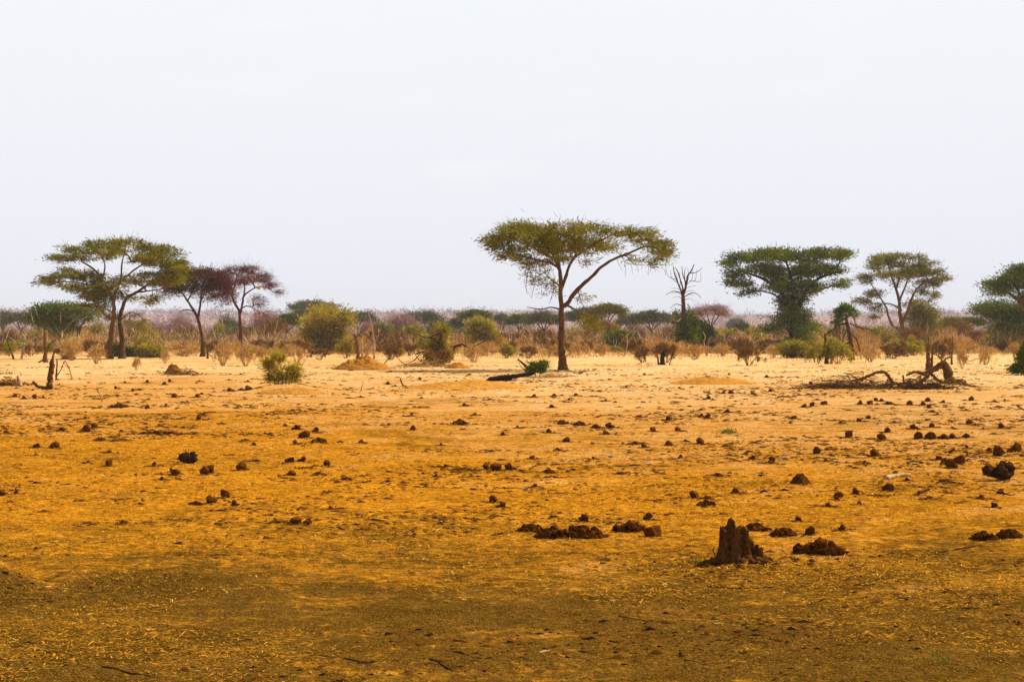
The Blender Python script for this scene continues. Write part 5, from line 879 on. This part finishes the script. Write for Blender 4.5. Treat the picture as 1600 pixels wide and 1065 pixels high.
# ------------------------------------------------------------------ burnt root clumps
def rootclump(label, px, py, w, h, seed, name='burnt_root'):
    d = dist(py); s = d / F; X = (px - CX) * s; O = np.array([X, d + .05, hg(X, d)]); rs = np.random.RandomState(seed); mb = MB()
    for k in range(7):
        c = np.array([rs.uniform(-.32, .32) * w, rs.uniform(-.15, .15) * w, rs.uniform(.15, .5) * h]) * s; blob(mb, c, rs.uniform(.14, .24) * w * s, seed=seed * 9 + k, n=12, amp=1.0, sq=(1.1, .8, .9), tint=rs.uniform(.2, .7), freq=2.4)
    for k in range(30):
        a = rs.uniform(0, 3.14); P0 = np.array([math.cos(a) * .25 * w, rs.uniform(-.2, .2) * w, .2 * h]) * s; P1 = P0 + np.array([math.cos(a) * rs.uniform(.1, .35) * w, rs.uniform(-.1, .1) * w, math.sin(a) * rs.uniform(.1, .6) * h]) * s
        prisms(mb, [P0], [P1], .6 * s * rs.uniform(.5, 1.5), .3 * s, 4, rs.uniform(0, .8))
    return tag(mb.build(name, M['charroot'], loc=O), label, 'burnt root')
rootclump('jagged black burnt root clump standing alone, left middle ground', 290, 723, 38, 28, 2)
rootclump('black shaggy burnt root clump near the right edge', 1560, 751, 50, 40, 3)
# ------------------------------------------------------------------ doves
def dove(px, py, L_px, rz, label):
    d = dist(py); X = (px - CX) * d / F; O = (X, d, hg(X, d)); root = empty('dove', O, label, 'bird', 'doves feeding on the ground'); 
    def body_mb():
        mb = MB(); xs = [-.20, -.17, -.10, -.05, .0, .05, .08, .10, .115, .13, .145]; zs = [.075, .078, .085, .09, .095, .108, .125, .142, .152, .150, .148]; rw = [.006, .016, .028, .040, .046, .042, .032, .023, .024, .017, .004]; rh = [.003, .006, .018, .038, .046, .042, .032, .022, .024, .017, .004]
        P = smooth_path(np.stack([xs, np.zeros(11), zs], -1), 3); t = np.linspace(0, 10, len(P)); a = np.interp(t, range(11), rw); b = np.interp(t, range(11), rh); k = 14; ph = np.arange(k) * 2 * np.pi / k
        V = np.stack([P[:, 0:1] + 0 * ph[None], a[:, None] * np.cos(ph)[None], P[:, 2:3] + b[:, None] * np.sin(ph)[None]], -1); n = len(P); i = np.arange(n - 1)[:, None] * k; j = np.arange(k)[None]
        mb.add(V, None, np.stack([i + j, i + (j + 1) % k, i + k + (j + 1) % k, i + k + j], -1).reshape(-1, 4), (np.clip(np.interp(t, [0, 4, 7, 10], [.25, .5, .8, .9])[:, None] + .12 * np.sin(ph)[None] * 0, 0, 1)).ravel()); return mb
    body_mb().build('body', M['bird'], root, smooth=True)
    for sg in (-1, 1):
        mb = MB(); blob(mb, (-.05, sg * .038, .098), .075, seed=3, n=8, amp=.02, sq=(1.15, .16, .42), tint=.35); mb.build('wing', M['bird'], root, smooth=True)
        mb = MB(); prisms(mb, [(-.005, sg * .018, .06)], [(0, sg * .02, .0)], .004, .003, 5, .6); prisms(mb, [(0, sg * .02, .004)] * 3, [(.03, sg * .02, .003), (.025, sg * .02 + .014, .003), (.025, sg * .02 - .014, .003)], .003, .002, 4, .6); mb.build('leg', M['beak'], root)
    mb = MB(); prisms(mb, [(.14, 0, .148)], [(.165, 0, .143)], .006, .001, 5, .2); mb.build('beak', M['beak'], root)
    sc = L_px * d / F / .36; root.scale = (sc,) * 3; root.rotation_euler = (0, 0, rz); return root
dove(953, 716, 14, 2.6, 'pale grey dove with head raised, right of the centre'); dove(1224, 720, 17, 3.3, 'grey-pink dove pecking beside a dark dung lump'); dove(1013, 728, 13, 3.6, 'pale dove facing left, nearer than the raised-head one')
dove(1372, 664, 9, .4, 'small greyish dove above the orange lit dung ball, right'); dove(1547, 658, 7, 1.2, 'small blue-grey dove near the right edge'); dove(820, 768, 14, 3.0, 'white-fronted dove on orange ground at the centre'); dove(1058, 717, 8, 1.9, 'small pale dove right of the two others near the centre')
# ------------------------------------------------------------------ sprouts
def sprout(px, py, w, n, seed, label, h=.5):
    d = dist(py); s = d / F; X = (px - CX) * s; O = np.array([X, d, hg(X, d)]); rs = np.random.RandomState(seed); mb = MB(); P = np.stack([rs.normal(size=n) * .3 * w * s, rs.normal(size=n) * .25 * w * s, np.abs(rs.normal(size=n)) * .1 * w * s], -1); P[:, 2] += hgt(P[:, 0] + X, P[:, 1] + d) - O[2]
    slivers(mb, P, unit(rs.normal(size=(n, 3)) + np.array([0, 0, h * 1.5])), .22 * w * s, .06 * w * s, np.clip(rs.normal(.6, .25, n), 0, 1)); tag(mb.build('sprout', M['green'], loc=O), label, 'plant', 'small green sprouts on the bare ground')
for i, (x, y, w, n, l) in enumerate([(1103, 879, 18, 60, 'green sprout left of the foreground stump'), (1465, 1030, 20, 40, 'creeping green sprout at the bottom right'), (1478, 1041, 18, 40, 'lower of the two creeping sprouts at the bottom right'), (1138, 676, 24, 160, 'yellow-green grass tuft right of centre'), (1588, 733, 12, 50, 'green sprout beside the right black root clump'), (1508, 1028, 10, 20, 'tiny green shoot right of the creeping sprouts'),
     (812, 652, 6, 25, 'tiny green sprout above the centre row of clods'), (158, 600, 12, 60, 'olive tuft on pale sand left of the spindly sapling'), (12, 585, 14, 60, 'olive tuft near the left edge'), (1222, 663, 5, 20, 'tiny sprout on bright sand right of centre'), (495, 575, 10, 50, 'green tuft right of the mound shrub'), (138, 584, 12, 60, 'low dark tuft beneath the fan-shaped bush'), (1085, 876, 26, 60, 'flat greenish patch left of the stump sprout')]): sprout(x, y, w, n, i, l, h=.2 if i in (1, 2, 12) else .6)

# ------------------------------------------------------------------ uncountable stuff
def field_pts(n, y0, y1, pw=1.0, wf=.34):
    """points spread over the ground in front, density per area falling with distance"""
    y = np.exp(R.uniform(math.log(y0), math.log(y1), n)); x = R.uniform(-wf, wf, n) * y; return x, y
def litter():
    mb = MB(); n = 300000; x, y = field_pts(n, 8.8, 46)
    dens = fbm(x * .35, y * .35, o=4, seed=41, rough=.6) + .35 * np.clip((y - 12) / 8, -1, 1) + .5 * fbm(x * 1.6, y * 1.6, o=3, seed=42); keep = R.uniform(-.15, .60, n) < dens * 1.2 - .12 * np.clip(1 - (y - 9) / 5, 0, 1); x, y = x[keep], y[keep]
    ex = [(X_, Y_, sc_, 40) for (X_, Y_, sc_) in DPOS if Y_ < 46] + [((1160 - CX) * dist(884) / F, dist(884) - .1, .8, 2600), ((866 - CX) * dist(842) / F, dist(842), .6, 700), ((1285 - CX) * dist(868) / F, dist(868), .5, 600)]
    x = np.concatenate([x] + [X_ + R.normal(size=q) * sc_ * .6 for (X_, Y_, sc_, q) in ex]); y = np.concatenate([y] + [Y_ + R.normal(size=q) * sc_ * .6 for (X_, Y_, sc_, q) in ex]); n = len(x)
    P = np.stack([x, y, hgt(x, y) + R.uniform(.001, .010, n)], -1); a = R.uniform(0, 6.28, n); D = unit(np.stack([np.cos(a), np.sin(a), R.normal(size=n) * .14], -1))
    k = np.clip(y / 14, .8, 2.2); L = R.gamma(2.2, .016, n) * k + .012; t = np.clip(R.normal(.42, .13, n), .05, .60); pal = R.uniform(size=n) < .005; t[pal] = R.uniform(.8, 1, pal.sum()); dk = R.uniform(size=n) < .30; t[dk] = R.uniform(0, .2, dk.sum())
    big = R.uniform(size=n) < .02; L[big] = R.uniform(.07, .22, big.sum()); t[big] = R.uniform(0, .25, big.sum()); w_ = .006 * k * R.uniform(.6, 1.8, n); w_[big] *= 1.8; D[big, 2] *= .3
    slivers(mb, P, D, L, w_, t, flat=True); o = mb.build('straw_litter', M['litter']); tag(o, 'orange straw and chaff strewn over the soil', 'litter', kind='stuff')
litter()
def crumbs():
    mb = MB(); n = 95000; x, y = field_pts(n, 9, 120)
    dn = fbm(x * .22, y * .30, o=4, seed=51, rough=.65) + .45 * fbm(x * 1.1, y * 1.1, o=2, seed=52); keep = dn > R.uniform(-.12, .45, n); x, y = x[keep], y[keep]; n = len(x)
    ex = [(X_, Y_, sc_, 26) for (X_, Y_, sc_) in DPOS] + [((1155 - CX) * dist(884) / F, dist(884) - .05, .9, 900), ((879 - CX) * 100 / F, 99.5, 3.0, 260), ((440 - CX) * 64 / F, 64, 2.0, 200), ((1440 - CX) * 68 / F, 68, 4.0, 500), ((1330 - CX) * 66 / F, 66, 3.0, 260)]
    xs_ = np.concatenate([X_ + R.normal(size=q) * sc_ * .55 for (X_, Y_, sc_, q) in ex]); ys_ = np.concatenate([Y_ + R.normal(size=q) * sc_ * .6 for (X_, Y_, sc_, q) in ex]); x = np.concatenate([x, xs_]); y = np.concatenate([y, ys_]); n = len(x)
    s = np.minimum(R.gamma(1.5, .0068, n) * np.clip(y / 14, .8, 3.2) + .005, .03 + .0011 * y); O = np.stack([x, y, hgt(x, y)], -1)
    B = np.array([[1, 0, 0], [.2, .9, 0], [-.9, .3, 0], [-.3, -.9, 0], [.1, .0, .7], [-.3, .2, .55]]); V = B[None] * (1 + .35 * R.normal(size=(n, 6, 3))) * (s[:, None, None]) * np.array([1.5, 1.1, .5]); V = V + O[:, None]; V[:, :4, 2] -= .003
    f = np.array([[0, 1, 4], [1, 5, 4], [1, 2, 5], [2, 3, 5], [3, 4, 5], [3, 0, 4]]); mb.add(V, (f[None] + np.arange(n)[:, None, None] * 6).reshape(-1, 3), None, np.repeat(np.clip(R.normal(.3, .28, n), 0, 1), 6))
    tag(mb.build('dung_crumbs', M['clod']), 'dark crumbs of dried dung strewn over the ground', 'crumbs', kind='stuff')
crumbs()
def grass():
    mb = MB(); n = 60000; y = R.uniform(122, 300, n); x = R.uniform(-.31, .31, n) * y; dn = fbm(x * .10, y * .05, o=3, seed=61) + np.clip((y - 150) / 60, -.5, .35); keep = dn > R.uniform(-.1, .5, n); x, y = x[keep], y[keep]; n = len(x)
    P = np.stack([x, y, hgt(x, y) - .02], -1); slivers(mb, P, unit(R.normal(size=(n, 3)) * .35 + np.array([0, 0, 1.])), R.uniform(.15, .6, n) * np.clip((y - 100) / 80, .3, 1), .04 * R.uniform(.5, 1.6, n), np.clip(R.normal(.5, .25, n), 0, 1))
    tag(mb.build('dry_grass', M['grass']), 'dry straw-coloured grass along the edge of the scrub', 'grass', kind='stuff')
grass()
def far_scrub():
    """the far mass of leafless woodland from behind the scrub line up to the ridge"""
    mb = MB(); n = 5200; y = np.exp(R.uniform(math.log(265), math.log(2300), n)); x = R.uniform(-.34, .34, n) * y; z = hgt(x, y); k = 34
    sz = np.clip(y * .0052, 1.5, 5.5) * R.uniform(.6, 1.35, n); rr = R.normal(size=(n, k, 3)) * np.array([.55, .55, .36]); rr[..., 2] = np.abs(rr[..., 2]) + .1
    P = np.stack([x, y, z], -1)[:, None] + rr * sz[:, None, None]; D = unit(rr * np.array([.5, .5, .3]) + R.normal(size=rr.shape) * .5 + np.array([0, 0, .5]))
    pxm = (y / F * 1.56)[:, None]; L = np.repeat(np.maximum(sz[:, None] * .45, pxm * 1.8), k, 1); w = np.repeat(np.maximum(sz[:, None] * .07, pxm * .7), k, 1)
    t = np.repeat(np.clip(R.normal(.5, .28, n), 0, 1)[:, None], k, 1); slivers(mb, P.reshape(-1, 3), D.reshape(-1, 3), L.ravel(), w.ravel(), t.ravel())
    tag(mb.build('far_woodland', M['mauve']), 'far mass of leafless mauve-brown woodland up to the ridge', 'woodland', kind='stuff')
far_scrub()
def thicket():
    mb = MB(); n = 2700; y = R.uniform(192, 430, n); x = R.uniform(-.33, .33, n) * y; z = hgt(x, y); keep = fbm(x * .03, y * .02, o=3, seed=71) > R.uniform(-.6, .35, n); x, y, z = x[keep], y[keep], z[keep]; n = len(x); k = 60
    H = R.uniform(.8, 4.0, n); u = R.normal(size=(n, k, 3)) * np.array([.55, .55, .30]); u[..., 2] = np.abs(u[..., 2]); P = np.stack([x, y, z], -1)[:, None] + u * H[:, None, None] * np.array([1, 1, 1.1])
    D = unit(u * np.array([.7, .7, 0]) + R.normal(size=u.shape) * .35 + np.array([0, 0, .75])); pxm = (y / F * 1.56)[:, None]
    t = np.clip(np.repeat(R.choice([.02, .12, .35, .6, .95], n)[:, None], k, 1) + R.normal(size=(n, k)) * .18, 0, 1); slivers(mb, P.reshape(-1, 3), D.reshape(-1, 3), (H[:, None] * R.uniform(.25, .6, (n, k))).ravel(), np.repeat(pxm * .38, k, 1).ravel(), t.ravel())
    tag(mb.build('thorn_thicket', mat('thicket_twigs', (0.055, 0.045, 0.012), (0.78, 0.56, 0.28), c2=(0.32, 0.19, 0.075))), 'tangled dry undergrowth behind the first line of bushes', 'undergrowth', kind='stuff')
thicket()
# ------------------------------------------------------------------ the air
def haze():
    mb = MB(); x, y0, y1, z0, z1 = 6000, -70, 8900, -3, 60
    V = [(-x, y0, z0), (x, y0, z0), (x, y1, z0), (-x, y1, z0), (-x, y0, z1), (x, y0, z1), (x, y1, z1), (-x, y1, z1)]
    m = bpy.data.materials.new('haze_air'); m.use_nodes = True; t = m.node_tree; t.nodes.clear(); v = N(t, 'ShaderNodeVolumePrincipled'); v.inputs['Color'].default_value = (.84, .83, .93, 1); v.inputs['Density'].default_value = HAZE; v.inputs['Anisotropy'].default_value = 0.0
    o = N(t, 'ShaderNodeOutputMaterial'); t.links.new(v.outputs[0], o.inputs['Volume'])
    mb.add(V, None, [(0, 3, 2, 1), (4, 5, 6, 7), (0, 1, 5, 4), (1, 2, 6, 5), (2, 3, 7, 6), (3, 0, 4, 7)]); tag(mb.build('haze', m), 'pale haze over the far plain', 'haze', kind='stuff')
for (o, x, noun) in BELT: share(o, x, noun, where(x), 'low thorn trees of the scrub belt')
for (noun, place), L_ in SHARE.items():
    L_.sort(key=lambda t: t[0]); one = noun.replace('balls', 'ball').replace('lumps', 'lump').replace('heaps', 'heap').replace('bushes', 'bush').replace('trees', 'tree')
    for i, (x, o) in enumerate(L_): o['label'] = (ORD[i] + ' ' + one + ' from left, ' if len(L_) > 1 else 'lone ' + one + ', ') + place
HAZE = 0.00016
haze()
for L_ in PRO.values():
    for p in L_:
        if id(p) not in USED:
            for c in list(p.children): bpy.data.objects.remove(c)
            bpy.data.objects.remove(p)
for L_ in DP.values():
    for p in L_:
        if id(p) not in USED: bpy.data.objects.remove(p)
print('objects', len(bpy.data.objects))
